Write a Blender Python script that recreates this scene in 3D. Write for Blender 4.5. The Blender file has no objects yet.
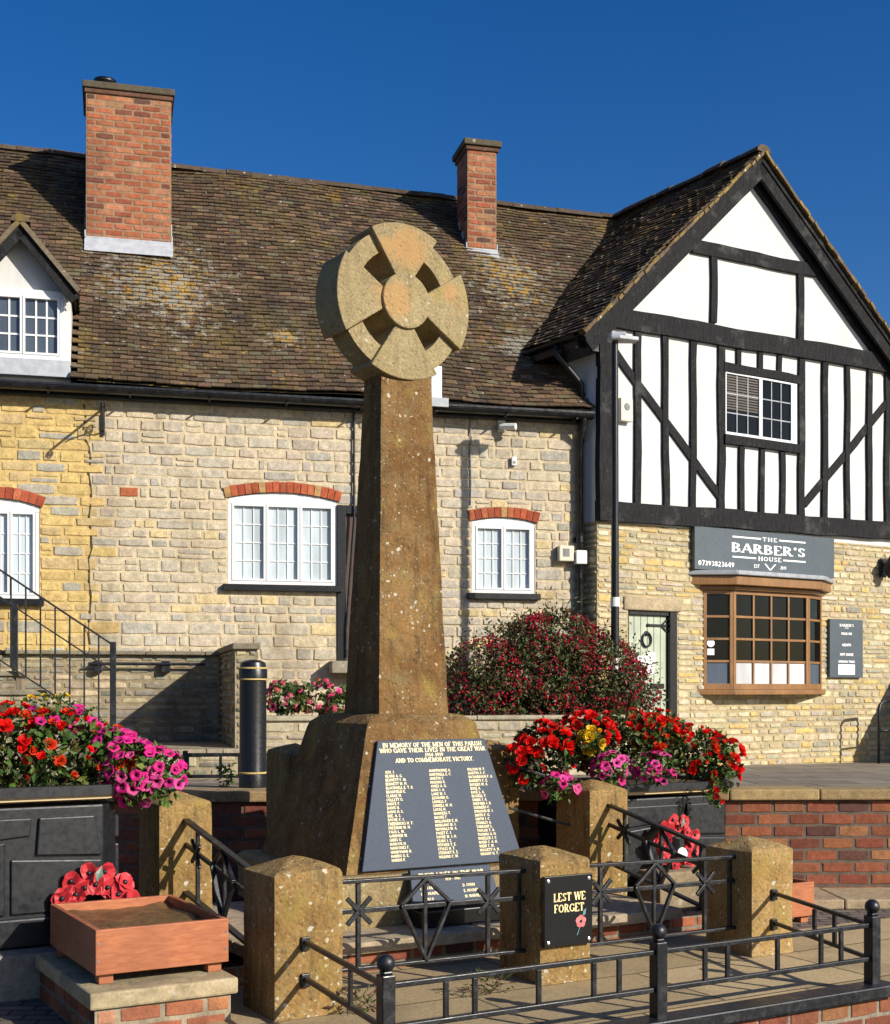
import bpy, bmesh, math, random
from mathutils import Vector, Matrix, noise
rad = math.radians
SC = bpy.context.scene
COL = SC.collection
F, CX, HY, EYE = 1320.0, 445.0, 690.0, 1.65      # focal length in pixels, principal column, horizon row, eye height in metres
SUN_A, SUN_E = 55.0, 26.5

# ------------------------------------------------------------------ frames
class Frame:
    """A vertical plane with its own axes: x along it, y into it, z up."""
    def __init__(s, x, y, th, z=0.0):
        s.x, s.y, s.z, s.th = x, y, z, rad(th)
        s.u = (math.cos(s.th), math.sin(s.th)); s.n = (-math.sin(s.th), math.cos(s.th))
    def uv(s, px, py, d=0.0):
        a = (px-CX)/F; b = (HY-py)/F
        ox, oy = s.x+s.n[0]*d, s.y+s.n[1]*d
        t = (ox*s.n[0]+oy*s.n[1])/(a*s.n[0]+s.n[1])
        X, Y = a*t, t
        return ((X-s.x)*s.u[0]+(Y-s.y)*s.u[1], EYE+b*t-s.z)
    def world(s, u, d, z=0.0):
        return Vector((s.x+s.u[0]*u+s.n[0]*d, s.y+s.u[1]*u+s.n[1]*d, z+s.z))
    def local(s, X, Y, Z=0.0):
        dx, dy = X-s.x, Y-s.y
        return (dx*s.u[0]+dy*s.u[1], dx*s.n[0]+dy*s.n[1], Z-s.z)
def P(px, py, Y):
    return Vector(((px-CX)/F*Y, Y, EYE+(HY-py)/F*Y))

# ------------------------------------------------------------------ tagging and linking
def tag(o, label=None, cat=None, group=None, kind=None):
    if label: o['label'] = label
    if cat: o['category'] = cat
    if group: o['group'] = group
    if kind: o['kind'] = kind
    return o
def thing(name, label, cat, loc=(0,0,0), rz=0.0, group=None):
    o = bpy.data.objects.new(name, None); COL.objects.link(o)
    o.empty_display_size = .1
    o.location = loc; o.rotation_euler = (0,0,rz)
    return tag(o, label, cat, group, 'thing')
def copy_tree(o, parent=None):
    c = o.copy(); COL.objects.link(c)
    if parent: c.parent = parent
    for ch in list(o.children): copy_tree(ch, c)
    return c

# ------------------------------------------------------------------ mesh builder
class MB:
    def __init__(s): s.v=[]; s.f=[]; s.m=[]; s.c=[]; s.has=False
    def face(s, idx, m=0, c=None):
        s.f.append(idx); s.m.append(m); s.c.append(c)
        if c is not None: s.has=True
    def poly(s, pts, m=0, c=None):
        b=len(s.v); s.v.extend([tuple(p) for p in pts]); s.face(list(range(b,b+len(pts))),m,c)
    def box(s, x0,x1,y0,y1,z0,z1, m=0, c=None, T=None):
        p=[(x0,y0,z0),(x1,y0,z0),(x1,y1,z0),(x0,y1,z0),(x0,y0,z1),(x1,y0,z1),(x1,y1,z1),(x0,y1,z1)]
        if T: p=[T(*q) for q in p]
        s.hexa(p,m,c)
    def hexa(s, p, m=0, c=None):
        b=len(s.v); s.v.extend([tuple(q) for q in p])
        for q in ((3,2,1,0),(4,5,6,7),(0,1,5,4),(1,2,6,5),(2,3,7,6),(3,0,4,7)): s.face([b+i for i in q],m,c)
    def prism(s, pts, y0, y1, m=0, c=None):
        """outline in x,z (counter-clockwise seen from -y) pushed from y0 to y1"""
        b=len(s.v); n=len(pts)
        s.v.extend([(x,y0,z) for x,z in pts]); s.v.extend([(x,y1,z) for x,z in pts])
        s.face([b+i for i in range(n)],m,c); s.face([b+n+i for i in reversed(range(n))],m,c)
        for i in range(n):
            j=(i+1)%n; s.face([b+i,b+n+i,b+n+j,b+j],m,c)
    def slab(s, pts, z0, z1, m=0, c=None):
        b=len(s.v); n=len(pts)
        s.v.extend([(x,y,z0) for x,y in pts]); s.v.extend([(x,y,z1) for x,y in pts])
        s.face([b+i for i in reversed(range(n))],m,c); s.face([b+n+i for i in range(n)],m,c)
        for i in range(n):
            j=(i+1)%n; s.face([b+i,b+j,b+n+j,b+n+i],m,c)
    def tube(s, path, r, n=8, m=0, c=None, caps=True):
        path=[Vector(p) for p in path]; k=len(path); b=len(s.v)
        rs = r if isinstance(r,(list,tuple)) else [r]*k
        up=None
        for i,p in enumerate(path):
            d=(path[min(i+1,k-1)]-path[max(i-1,0)]).normalized()
            if up is None or abs(up.dot(d))>.95:
                up = Vector((0,0,1)) if abs(d.z)<.9 else Vector((1,0,0))
            x=d.cross(up).normalized(); y=x.cross(d)
            up = y
            for q in range(n):
                a=2*math.pi*q/n; s.v.append(tuple(p+(x*math.cos(a)+y*math.sin(a))*rs[i]))
        for i in range(k-1):
            for q in range(n):
                w=(q+1)%n; s.face([b+i*n+q,b+i*n+w,b+(i+1)*n+w,b+(i+1)*n+q],m,c)
        if caps:
            s.face([b+q for q in reversed(range(n))],m,c); s.face([b+(k-1)*n+q for q in range(n)],m,c)
    def bar(s, p, q, w, h, m=0, c=None, up=(0,0,1)):
        """square bar from p to q, w across and h along up"""
        p,q=Vector(p),Vector(q); d=(q-p).normalized(); up=Vector(up)
        if abs(d.dot(up))>.95: up=Vector((0,1,0))
        x=d.cross(up).normalized()*w/2; y=x.cross(d).normalized()*h/2
        s.hexa([p-x-y,p+x-y,q+x-y,q-x-y,p-x+y,p+x+y,q+x+y,q-x+y],m,c)
    def lathe(s, prof, n=24, o=(0,0,0), m=0, c=None):
        b=len(s.v); k=len(prof)
        for r,z in prof:
            for q in range(n):
                a=2*math.pi*q/n; s.v.append((o[0]+r*math.cos(a),o[1]+r*math.sin(a),o[2]+z))
        for i in range(k-1):
            for q in range(n):
                w=(q+1)%n; s.face([b+i*n+q,b+i*n+w,b+(i+1)*n+w,b+(i+1)*n+q],m,c)
        s.face([b+q for q in reversed(range(n))],m,c); s.face([b+(k-1)*n+q for q in range(n)],m,c)
    def ball(s, o, r, n=12, m=0, c=None):
        s.lathe([(r*math.sin(math.pi*max(i,.04)/8) if i<8 else r*.01, -r*math.cos(math.pi*i/8)) for i in range(9)],n,o,m,c)
    def build(s, name, mats, parent=None, bevel=0, smooth=False, seg=2):
        me=bpy.data.meshes.new(name); me.from_pydata(s.v,[],s.f)
        if not isinstance(mats,(list,tuple)): mats=[mats]
        for m in mats: me.materials.append(m)
        if any(s.m): me.polygons.foreach_set('material_index', s.m)
        if s.has:
            at=me.attributes.new('Tint','FLOAT_COLOR','CORNER'); buf=[]
            for f,c in zip(s.f,s.c):
                c = c or (1,1,1)
                if isinstance(c,list): 
                    for q in c: buf.extend((q[0],q[1],q[2],1))
                else: buf.extend((c[0],c[1],c[2],1)*len(f))
            at.data.foreach_set('color', buf)
        if smooth: me.polygons.foreach_set('use_smooth',[True]*len(s.f))
        me.update()
        o=bpy.data.objects.new(name,me); COL.objects.link(o)
        if parent: o.parent=parent
        if bevel:
            b=o.modifiers.new('Bevel','BEVEL'); b.width=bevel; b.segments=seg; b.limit_method='ANGLE'; b.angle_limit=rad(35)
        return o

# ------------------------------------------------------------------ materials
def mat(name):
    m=bpy.data.materials.new(name); m.use_nodes=True
    nt=m.node_tree; bs=nt.nodes['Principled BSDF']
    return m, nt, bs
class NT:
    def __init__(s, nt): s.nt=nt; s.co=None
    def n(s, t, **kw):
        o=s.nt.nodes.new(t)
        for k,v in kw.items():
            if k.startswith('_'): setattr(o,k[1:],v)
            else: o.inputs[k.replace('__',' ')].default_value=v
        return o
    def l(s, a, b): s.nt.links.new(a,b)
    def coord(s):
        if not s.co: s.co=s.nt.nodes.new('ShaderNodeTexCoord').outputs['Object']
        return s.co
    def noise(s, scale, detail=4, rough=.6, vec=None, dist=0):
        o=s.n('ShaderNodeTexNoise',Scale=scale,Detail=detail,Roughness=rough,Distortion=dist)
        s.l(vec or s.coord(), o.inputs['Vector']); return o.outputs['Fac']
    def voro(s, scale, feature='F1', vec=None):
        o=s.n('ShaderNodeTexVoronoi',Scale=scale); o.feature=feature
        s.l(vec or s.coord(), o.inputs['Vector']); return o
    def ramp(s, fac, stops, interp='LINEAR'):
        o=s.nt.nodes.new('ShaderNodeValToRGB'); e=o.color_ramp.elements; o.color_ramp.interpolation=interp
        while len(e)<len(stops): e.new(.5)
        for i,(p,c) in enumerate(stops):
            e[i].position=p
            e[i].color=(c,c,c,1) if not isinstance(c,(tuple,list)) else (*c[:3],1)
        s.l(fac,o.inputs['Fac']); return o.outputs['Color']
    def mix(s, fac, a, b, mode='MIX'):
        o=s.nt.nodes.new('ShaderNodeMix'); o.data_type='RGBA'; o.blend_type=mode
        for k,v in ((0,fac),(6,a),(7,b)):
            if hasattr(v,'links') or hasattr(v,'is_linked'): s.l(v,o.inputs[k])
            else: o.inputs[k].default_value = v if k==0 else ((v,v,v,1) if not isinstance(v,(tuple,list)) else (*v[:3],1))
        return o.outputs[2]
    def math(s, op, a, b=0.0):
        o=s.nt.nodes.new('ShaderNodeMath'); o.operation=op
        for k,v in ((0,a),(1,b)):
            if hasattr(v,'is_linked'): s.l(v,o.inputs[k])
            else: o.inputs[k].default_value=v
        return o.outputs[0]
    def attr(s, name='Tint'):
        o=s.nt.nodes.new('ShaderNodeAttribute'); o.attribute_name=name; return o.outputs['Color']
    def bump(s, bs, h, strength=.5, dist=.01):
        o=s.n('ShaderNodeBump',Strength=strength,Distance=dist); s.l(h,o.inputs['Height']); s.l(o.outputs[0],bs.inputs['Normal'])
    def stretch(s, sx, sy, sz):
        o=s.nt.nodes.new('ShaderNodeMapping'); o.inputs['Scale'].default_value=(sx,sy,sz); s.l(s.coord(),o.inputs['Vector']); return o.outputs[0]
    def noisec(s, scale):
        o=s.n('ShaderNodeTexNoise',Scale=scale,Detail=2.0); s.l(s.coord(),o.inputs['Vector']); return o.outputs['Color']
    def sepc(s, col):
        o=s.nt.nodes.new('ShaderNodeSeparateColor'); s.l(col,o.inputs[0]); return o.outputs
    def sep(s, vec=None):
        o=s.nt.nodes.new('ShaderNodeSeparateXYZ'); s.l(vec or s.coord(),o.inputs[0]); return o.outputs

def m_plain(name, c, rough=.5, metal=0, var=.25, scale=8, bump=.15, spec=.5, bdist=.004, coat=0):
    m,nt,bs=mat(name); k=NT(nt)
    f=k.noise(scale,5,.65); f2=k.noise(scale*6,3,.6)
    col=k.mix(k.math('MULTIPLY',k.ramp(f,[(.3,0),(.75,1)]),1.0), [x*(1-var) for x in c], [min(1,x*(1+var)) for x in c])
    k.l(col,bs.inputs['Base Color'])
    k.l(k.ramp(f2,[(.3,max(.02,rough-.1)),(.7,min(1,rough+.12))]),bs.inputs['Roughness'])
    bs.inputs['Metallic'].default_value=metal; bs.inputs['Specular IOR Level'].default_value=spec
    if bump: k.bump(bs, k.mix(.4,f,f2), bump, bdist)
    return m

def m_masonry(name, dirt=(.05,.045,.035), dirt_amt=.35, rough=.9, grain=55, grain_amt=.3, lichen=0.0, bump=.6):
    m,nt,bs=mat(name); k=NT(nt)
    c=k.attr()
    g=k.noise(grain,5,.7); g2=k.noise(grain*.22,4,.65)
    c=k.mix(1.0, c, k.ramp(g,[(.25,1-grain_amt),(.75,1+grain_amt*.6)]), 'MULTIPLY')
    c=k.mix(1.0, c, k.ramp(g2,[(.3,.72),(.7,1.2)]), 'MULTIPLY')
    st=k.noise(1.1,6,.65,k.stretch(1.4,1.4,.7))
    c=k.mix(k.math('MULTIPLY',k.ramp(st,[(.5,0),(.72,1)]),dirt_amt), c, dirt)
    if lichen:
        v=k.noise(13,3,.5); c=k.mix(k.math('MULTIPLY',k.ramp(v,[(.66,0),(.70,1)]),lichen), c, (.55,.53,.46))
    k.l(c,bs.inputs['Base Color']); bs.inputs['Roughness'].default_value=rough; bs.inputs['Specular IOR Level'].default_value=.25
    k.bump(bs, k.mix(.5,g,g2), bump, .012)
    return m

def m_ironstone(name, rust=.5, dark=1.0, lich=0.0, patches=(), base=((.135,.068,.020),(.26,.145,.05))):
    """rust-brown weathered ironstone with grey crust, black streaks and white lichen dots"""
    m,nt,bs=mat(name); k=NT(nt)
    big=k.noise(2.3,6,.65,dist=.4); mid=k.noise(9,5,.7); fine=k.noise(60,4,.75)
    c=k.mix(k.ramp(big,[(.32,0),(.68,1)]), base[0], base[1])
    c=k.mix(1.0,c,k.ramp(fine,[(.25,.55),(.75,1.35)]),'MULTIPLY')
    c=k.mix(k.ramp(mid,[(.52,0),(.78,.75)]), c, (.20,.17,.085))
    st=k.noise(3.2,6,.75,k.stretch(3.4,3.4,.35))
    c=k.mix(k.math('MULTIPLY',k.ramp(st,[(.50,0),(.68,1)]),.62*dark), c, (.035,.026,.014))
    d2=k.noise(22,4,.7); c=k.mix(k.math('MULTIPLY',k.ramp(d2,[(.56,0),(.68,1)]),.5*dark), c, (.05,.035,.018))
    n2=k.noise(1.5,4,.6)
    for sc,thr,amt,col in ((26,.80-lich,.8,(.52,.49,.38)),(52,.74-lich,.6,(.44,.41,.31)),(15,.95-lich,.32,(.36,.33,.22))):
        sp=k.voro(sc,vec=k.mix(.06,k.coord(),k.noisec(9)))
        rnd_=k.sepc(sp.outputs['Color']); dist=k.math('ADD',sp.outputs['Distance'],k.math('MULTIPLY',k.math('SUBTRACT',k.noise(90,2,.6),.5),.25))
        on=k.math('MULTIPLY',k.ramp(k.math('ADD',rnd_[0],k.math('MULTIPLY',k.math('SUBTRACT',n2,.5),1.6)),[(thr,0),(thr+.03,1)]),k.ramp(k.math('SUBTRACT',dist,k.math('MULTIPLY',rnd_[1],.20)),[(.06,1),(.16,0)]))
        c=k.mix(k.math('MULTIPLY',on,amt), c, col)
    ye=k.noise(4.1,5,.65,k.stretch(1.3,1.3,.8)); c=k.mix(k.ramp(ye,[(.55,0),(.68,.45)]), c, (.30,.235,.05))
    rs=k.noise(3.1,4,.6); c=k.mix(k.ramp(rs,[(.60,0),(.70,.55*rust)]), c, (.42,.20,.06))
    for (x,z,r) in patches:      # orange iron stains in the stone itself
        o=k.sep(); dx=k.math('SUBTRACT',o[0],x); dz=k.math('SUBTRACT',o[2],z)
        d=k.math('ADD',k.math('SQRT',k.math('ADD',k.math('MULTIPLY',dx,dx),k.math('MULTIPLY',dz,dz))),k.math('MULTIPLY',k.math('SUBTRACT',k.noise(6,5,.7),.5),.25))
        c=k.mix(k.ramp(k.math('DIVIDE',d,r),[(.5,.55),(1,0)]), c, (.44,.24,.085))
    k.l(c,bs.inputs['Base Color']); bs.inputs['Roughness'].default_value=.92; bs.inputs['Specular IOR Level'].default_value=.2
    pit=k.voro(26); h=k.mix(.45,mid,fine); h=k.mix(.3,h,k.ramp(pit.outputs['Distance'],[(0,0),(.35,1)]))
    k.bump(bs,h,.9,.022)
    return m

def m_tiles(name, lichen_spots=()):
    m,nt,bs=mat(name); k=NT(nt)
    c=k.attr(); g=k.noise(30,5,.7); c=k.mix(1.0,c,k.ramp(g,[(.25,.6),(.75,1.4)]),'MULTIPLY')
    big=k.noise(.8,5,.6); c=k.mix(k.ramp(big,[(.42,0),(.66,.45)]), c, (.034,.026,.016))
    moss=k.noise(1.5,6,.72,k.stretch(2.0,.7,.7)); c=k.mix(k.math('MULTIPLY',k.ramp(moss,[(.47,0),(.68,1)]),.6), c, (.125,.098,.034))
    och=k.noise(1.1,8,.8,k.stretch(1.5,1,1)); c=k.mix(k.ramp(och,[(.56,0),(.66,.8)]), c, (.21,.135,.03))
    v=k.noise(9.5,4,.6,k.stretch(.8,1.3,1.3)); area=k.noise(.6,2,.5)
    c=k.mix(k.math('MULTIPLY',k.ramp(v,[(.66,0),(.70,1)]),k.ramp(area,[(.36,.25),(.56,1)])), c, (.38,.36,.31))
    yel=k.noise(7.3,4,.55,k.stretch(1,1.4,1.4)); c=k.mix(k.ramp(yel,[(.655,0),(.70,.85)]), c, (.30,.20,.04))
    w2=k.noise(26,2,.5); c=k.mix(k.ramp(w2,[(.715,0),(.74,.8)]), c, (.40,.38,.33))
    # run-off washes of lichen below the chimneys: their own outline, in object space
    for (x,y,z,rx,rz,yl) in lichen_spots:
        o=k.sep()
        dx=k.math('DIVIDE',k.math('SUBTRACT',o[0],x),rx); dz=k.math('DIVIDE',k.math('SUBTRACT',o[2],z),rz)
        r=k.math('SQRT',k.math('ADD',k.math('MULTIPLY',dx,dx),k.math('MULTIPLY',dz,dz)))
        w=k.ramp(r,[(.15,1),(1,0)])
        p=k.noise(8,5,.7,k.stretch(1,1.2,1.2)); p2=k.noise(11,6,.8)
        c=k.mix(k.ramp(k.math('ADD',k.math('MULTIPLY',w,.30),p),[(.735,0),(.81,.75)]), c, (.27,.255,.21))
        c=k.mix(k.ramp(k.math('ADD',k.math('MULTIPLY',w,.28*yl),p2),[(.775,0),(.83,.9)]), c, (.40,.235,.03))
    k.l(c,bs.inputs['Base Color']); bs.inputs['Roughness'].default_value=.88; bs.inputs['Specular IOR Level'].default_value=.25
    k.bump(bs,g,.5,.008)
    return m

def m_plaster(name, c=(.80,.80,.78)):
    m,nt,bs=mat(name); k=NT(nt)
    a=k.noise(2.2,6,.7,k.stretch(1.6,1.6,.45)); b=k.noise(25,4,.6)
    col=k.mix(k.ramp(a,[(.45,0),(.72,.55)]), c, (.44,.425,.38))
    cr=k.noise(5,6,.75); col=k.mix(k.ramp(cr,[(.60,0),(.74,.35)]), col, (.38,.365,.32))
    k.l(col,bs.inputs['Base Color']); bs.inputs['Roughness'].default_value=.85; bs.inputs['Specular IOR Level'].default_value=.2
    k.bump(bs,k.mix(.6,a,b),.35,.01); return m

def m_timber(name, c=(.020,.020,.021)):
    m,nt,bs=mat(name); k=NT(nt)
    a=k.noise(6,5,.7,k.stretch(6,6,1)); b=k.noise(40,4,.7)
    col=k.mix(k.ramp(a,[(.35,0),(.75,1)]), c, (.030,.030,.031))
    col=k.mix(k.ramp(b,[(.60,0),(.74,.45)]), col, (.15,.15,.145))
    w=k.noise(2.4,5,.7); col=k.mix(k.ramp(w,[(.56,0),(.70,.45)]), col, (.11,.11,.105))
    k.l(col,bs.inputs['Base Color']); bs.inputs['Roughness'].default_value=.85; bs.inputs['Specular IOR Level'].default_value=.12
    k.bump(bs,k.mix(.5,a,b),.9,.016); return m

def m_wood(name, a, b, rough=.5, axis=(1,1,8), bump=.2):
    m,nt,bs=mat(name); k=NT(nt)
    f=k.noise(9,6,.65,k.stretch(*axis),dist=.6); g=k.noise(3,3,.5)
    col=k.mix(k.ramp(f,[(.3,0),(.7,1)]), a, b)
    col=k.mix(1.0,col,k.ramp(g,[(.3,.8),(.7,1.15)]),'MULTIPLY')
    k.l(col,bs.inputs['Base Color']); bs.inputs['Roughness'].default_value=rough
    k.bump(bs,f,bump,.004); return m

def m_tint(name, rough=.5, trans=0.0, spec=.4, var=.25, scale=30):
    m,nt,bs=mat(name); k=NT(nt)
    c=k.attr(); g=k.noise(scale,3,.6); c=k.mix(1.0,c,k.ramp(g,[(.3,1-var),(.7,1+var)]),'MULTIPLY')
    k.l(c,bs.inputs['Base Color']); bs.inputs['Roughness'].default_value=rough; bs.inputs['Specular IOR Level'].default_value=spec
    if trans:
        t=k.n('ShaderNodeBsdfTranslucent'); k.l(c,t.inputs[0]); mx=k.n('ShaderNodeMixShader',Fac=trans)
        k.l(bs.outputs[0],mx.inputs[1]); k.l(t.outputs[0],mx.inputs[2])
        k.l(mx.outputs[0],nt.nodes['Material Output'].inputs[0])
    return m

def m_black(name, c=(.007,.008,.010), rough=.36, worn=.16):
    """black gloss paint on iron, brush-worn and dusty"""
    m,nt,bs=mat(name); k=NT(nt)
    a=k.noise(14,5,.7); b=k.noise(70,3,.6)
    col=k.mix(k.math('MULTIPLY',k.ramp(a,[(.52,0),(.75,1)]),worn*2), c, (.10,.10,.105))
    col=k.mix(k.math('MULTIPLY',k.ramp(b,[(.64,0),(.72,1)]),worn), col, (.22,.20,.17))
    k.l(col,bs.inputs['Base Color']); k.l(k.ramp(a,[(.3,rough-.1),(.7,rough+.2)]),bs.inputs['Roughness'])
    k.bump(bs,k.mix(.5,a,b),.35,.004); return m

def m_paving(name, base, joint, sx, sy, jw=.02, moss=.3, rz=0):
    m,nt,bs=mat(name); k=NT(nt)
    mp=k.n('ShaderNodeMapping'); mp.inputs['Rotation'].default_value=(0,0,rz); k.l(k.coord(),mp.inputs[0]); v=mp.outputs[0]
    br=k.n('ShaderNodeTexBrick',Scale=1.0); k.l(v,br.inputs['Vector'])
    br.inputs['Color1'].default_value=(*[x*.8 for x in base],1); br.inputs['Color2'].default_value=(*[x*1.2 for x in base],1); br.inputs['Mortar'].default_value=(*joint,1)
    br.inputs['Mortar Size'].default_value=jw; br.inputs['Brick Width'].default_value=sx; br.inputs['Row Height'].default_value=sy; br.inputs['Mortar Smooth'].default_value=.3
    g=k.noise(45,5,.7); g2=k.noise(2.5,6,.65)
    c=k.mix(1.0,br.outputs['Color'],k.ramp(g,[(.25,.7),(.75,1.25)]),'MULTIPLY')
    c=k.mix(k.math('MULTIPLY',k.ramp(g2,[(.48,0),(.7,1)]),moss), c, (.075,.06,.04))
    k.l(c,bs.inputs['Base Color']); bs.inputs['Roughness'].default_value=.9; bs.inputs['Specular IOR Level'].default_value=.25
    k.bump(bs,k.mix(.35,k.math('SUBTRACT',1.0,br.outputs['Fac']),g),.6,.012); return m

def m_glass(name, c, rough=.06, spec=.6, wav=.15):
    m,nt,bs=mat(name); k=NT(nt)
    f=k.noise(3.1,3,.5,k.stretch(1.6,1.6,.35)); col=k.mix(k.ramp(f,[(.35,0),(.65,1)]), [x*.68 for x in c], c)
    k.l(col,bs.inputs['Base Color']); bs.inputs['Roughness'].default_value=rough; bs.inputs['Specular IOR Level'].default_value=spec
    k.bump(bs,k.noise(2.2,2,.5),wav,.02); return m

M={}
M['lime']=m_masonry('limestone_rubble',dirt=(.17,.12,.06),dirt_amt=.5,grain_amt=.4)
M['cream']=m_masonry('cream_limestone',dirt_amt=.22)
M['mossy']=m_masonry('mossy_limestone',dirt_amt=.7,lichen=.5)
M['brick']=m_masonry('old_red_brick',dirt=(.05,.035,.028),dirt_amt=.55,grain=70)
M['iron']=m_ironstone('weathered_ironstone',lich=-.07,dark=1.1,base=((.115,.052,.015),(.25,.150,.058)))
M['ironlight']=m_ironstone('lichened_sandstone',dark=.55,lich=.05,base=((.27,.16,.05),(.44,.30,.13)))
M['pillar']=m_ironstone('lichened_ironstone',dark=1.05,lich=.07,base=((.21,.12,.038),(.36,.235,.09)))
M['ironhead']=m_ironstone('pale_sandstone',rust=.35,dark=.45,lich=-.12,patches=[(-.09,.0,.15),(.04,.36,.17),(-.12,.33,.10),(.36,.12,.09)],base=((.27,.205,.105),(.36,.29,.155)))
M['plaster']=m_plaster('white_render',(.585,.585,.57))
M['timber']=m_timber('tarred_oak',(.013,.013,.014))
M['white']=m_plain('white_gloss_paint',(.68,.69,.69),.35,var=.04,bump=.05)
M['black']=m_black('black_gloss_iron')
M['blackgut']=m_black('black_gutter_plastic',c=(.008,.008,.009),rough=.3,worn=.1)
M['blackwood']=m_plain('black_paint',(.005,.005,.006),.36)
M['plastic']=m_plain('black_planter_plastic',(.007,.008,.0105),.42,var=.35,scale=5,bump=.12)
M['granite']=m_plain('polished_slate_granite',(.036,.052,.080),.55,var=.3,scale=120,bump=.03,spec=.22)
M['granitedark']=m_plain('dark_granite',(.004,.004,.005),.3,var=.3,scale=120,bump=.02)
M['gold']=m_plain('gilded_letters',(.80,.66,.33),.45,var=.1,metal=0,bump=0)
M['slategrey']=m_plain('slate_grey_sign_paint',(.062,.082,.098),.45,var=.08,scale=3,bump=.03)
M['lead']=m_plain('lead_flashing',(.30,.32,.34),.5,var=.3,scale=9,bump=.3,metal=.2)
M['leadpale']=m_plain('pale_lead_flashing',(.40,.42,.45),.55,var=.2,scale=9,bump=.3)
M['paneLight']=m_glass('pane_over_white_blind',(.55,.625,.66),.10)
M['paneDark']=m_glass('dark_pane',(.006,.007,.008),.04,.22)
M['paneDorm']=m_glass('dormer_pane',(.075,.095,.115),.05,.7)
M['paneFrost']=m_glass('frosted_pane',(.62,.62,.63),.4,.3,.05)
M['paneGrey']=m_glass('grey_film_pane',(.09,.12,.16),.3,.4,.05)
M['baywood']=m_wood('stained_bay_timber',(.19,.088,.028),(.29,.145,.048),.45,(6,6,1))
M['boxwood']=m_wood('orange_stained_pine',(.27,.075,.026),(.42,.145,.055),.6,(1.2,1.2,7))
M['sage']=m_wood('sage_green_paint',(.36,.40,.30),(.42,.46,.35),.5,(8,8,.6),.1)
M['doorbrown']=m_wood('dark_brown_door',(.05,.025,.018),(.08,.04,.03),.5,(8,8,1))
M['sandslab']=m_ironstone('worn_yellow_sandstone',dark=.5,base=((.22,.16,.075),(.34,.26,.13)))
M['coping']=m_masonry('coping_stone',dirt_amt=.55,lichen=.3)
M['leaf']=m_tint('leaf',.45,.28,.35)
M['petal']=m_tint('petal',.55,.30,.2,.12,60)
M['soil']=m_plain('wet_brown_soil',(.13,.075,.026),.35,var=.6,scale=14,bump=.8,bdist=.02)
M['creambox']=m_plain('cream_plastic',(.62,.58,.45),.4,var=.05)
M['whiteplastic']=m_plain('white_plastic',(.74,.74,.72),.35,var=.05)
M['greyplastic']=m_plain('grey_plastic',(.18,.18,.18),.45)
M['poppyred']=m_plain('red_poppy_paper',(.50,.022,.030),.6,var=.2,scale=40)
M['poppyblack']=m_plain('black_poppy_centre',(.008,.008,.008),.5)
M['paper']=m_plain('white_paper',(.80,.79,.76),.7,var=.05)
M['signwhite']=m_plain('white_sign_vinyl',(.82,.82,.80),.5,var=.02,bump=0)
M['stem']=m_plain('green_stem',(.06,.09,.025),.6)
M['twig']=m_plain('brown_twig',(.05,.032,.02),.8)
# ------------------------------------------------------------------ masonry
def ident(u,y,z): return (u,y,z)
def stone_face(mb, a,b,lo,hi, col, rnd, proud, T, mi, rough=.012, bev=.010):
    """one dressed stone: uneven outline, rounded arris, its face slightly out of true"""
    w,h=b-a,hi-lo
    if w<.02 or h<.012: return
    r=min(rough,w*.12,h*.16); pts=[]
    nx=max(1,int(w/.09)); nz=max(1,int(h/.08))
    for i in range(nx+1): pts.append((a+w*i/nx, lo))
    for i in range(1,nz+1): pts.append((b, lo+h*i/nz))
    for i in range(1,nx+1): pts.append((b-w*i/nx, hi))
    for i in range(1,nz): pts.append((a, hi-h*i/nz))
    cx,cz=(a+b)/2,(lo+hi)/2; q=[]
    for (x,z) in pts:
        cor=(x in (a,b)) and (z in (lo,hi)); s=r*(1.1 if cor else .5)
        dx=-(s if x==b else -s if x==a else 0)+rnd.uniform(-r,r)*.55; dz=-(s if z==hi else -s if z==lo else 0)+rnd.uniform(-r,r)*.55
        q.append((x+dx,z+dz))
    tx,tz=rnd.uniform(-.5,.5)*proud/max(w,.12),rnd.uniform(-.5,.5)*proud/max(h,.12)
    b0=len(mb.v); n=len(q); d0=proud*rnd.uniform(.55,1.3); bv=min(bev,w*.2,h*.25)
    for x,z in q: mb.v.append(T(x,.012,z))
    kx,kz=1-bv*.5/(w/2),1-bv*.5/(h/2)
    for x,z in q:
        X=cx+(x-cx)*kx; Z=cz+(z-cz)*kz
        mb.v.append(T(X,-(d0*.62+tx*(X-cx)+tz*(Z-cz)),Z))
    kx,kz=1-bv*1.7/(w/2),1-bv*1.7/(h/2)
    for x,z in q:
        X=cx+(x-cx)*kx; Z=cz+(z-cz)*kz
        mb.v.append(T(X,-(d0+tx*(X-cx)+tz*(Z-cz)+rnd.uniform(-.1,.1)*proud),Z))
    for ring in (0,1):
        for i in range(n):
            j=(i+1)%n; o=b0+ring*n; mb.face([o+i,o+j,o+n+j,o+n+i],mi,col)
    mb.v.append(T(cx,-(d0*1.08),cz)); c=len(mb.v)-1
    for i in range(n): mb.face([b0+2*n+i,b0+2*n+(i+1)%n,c],mi,col)

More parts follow.
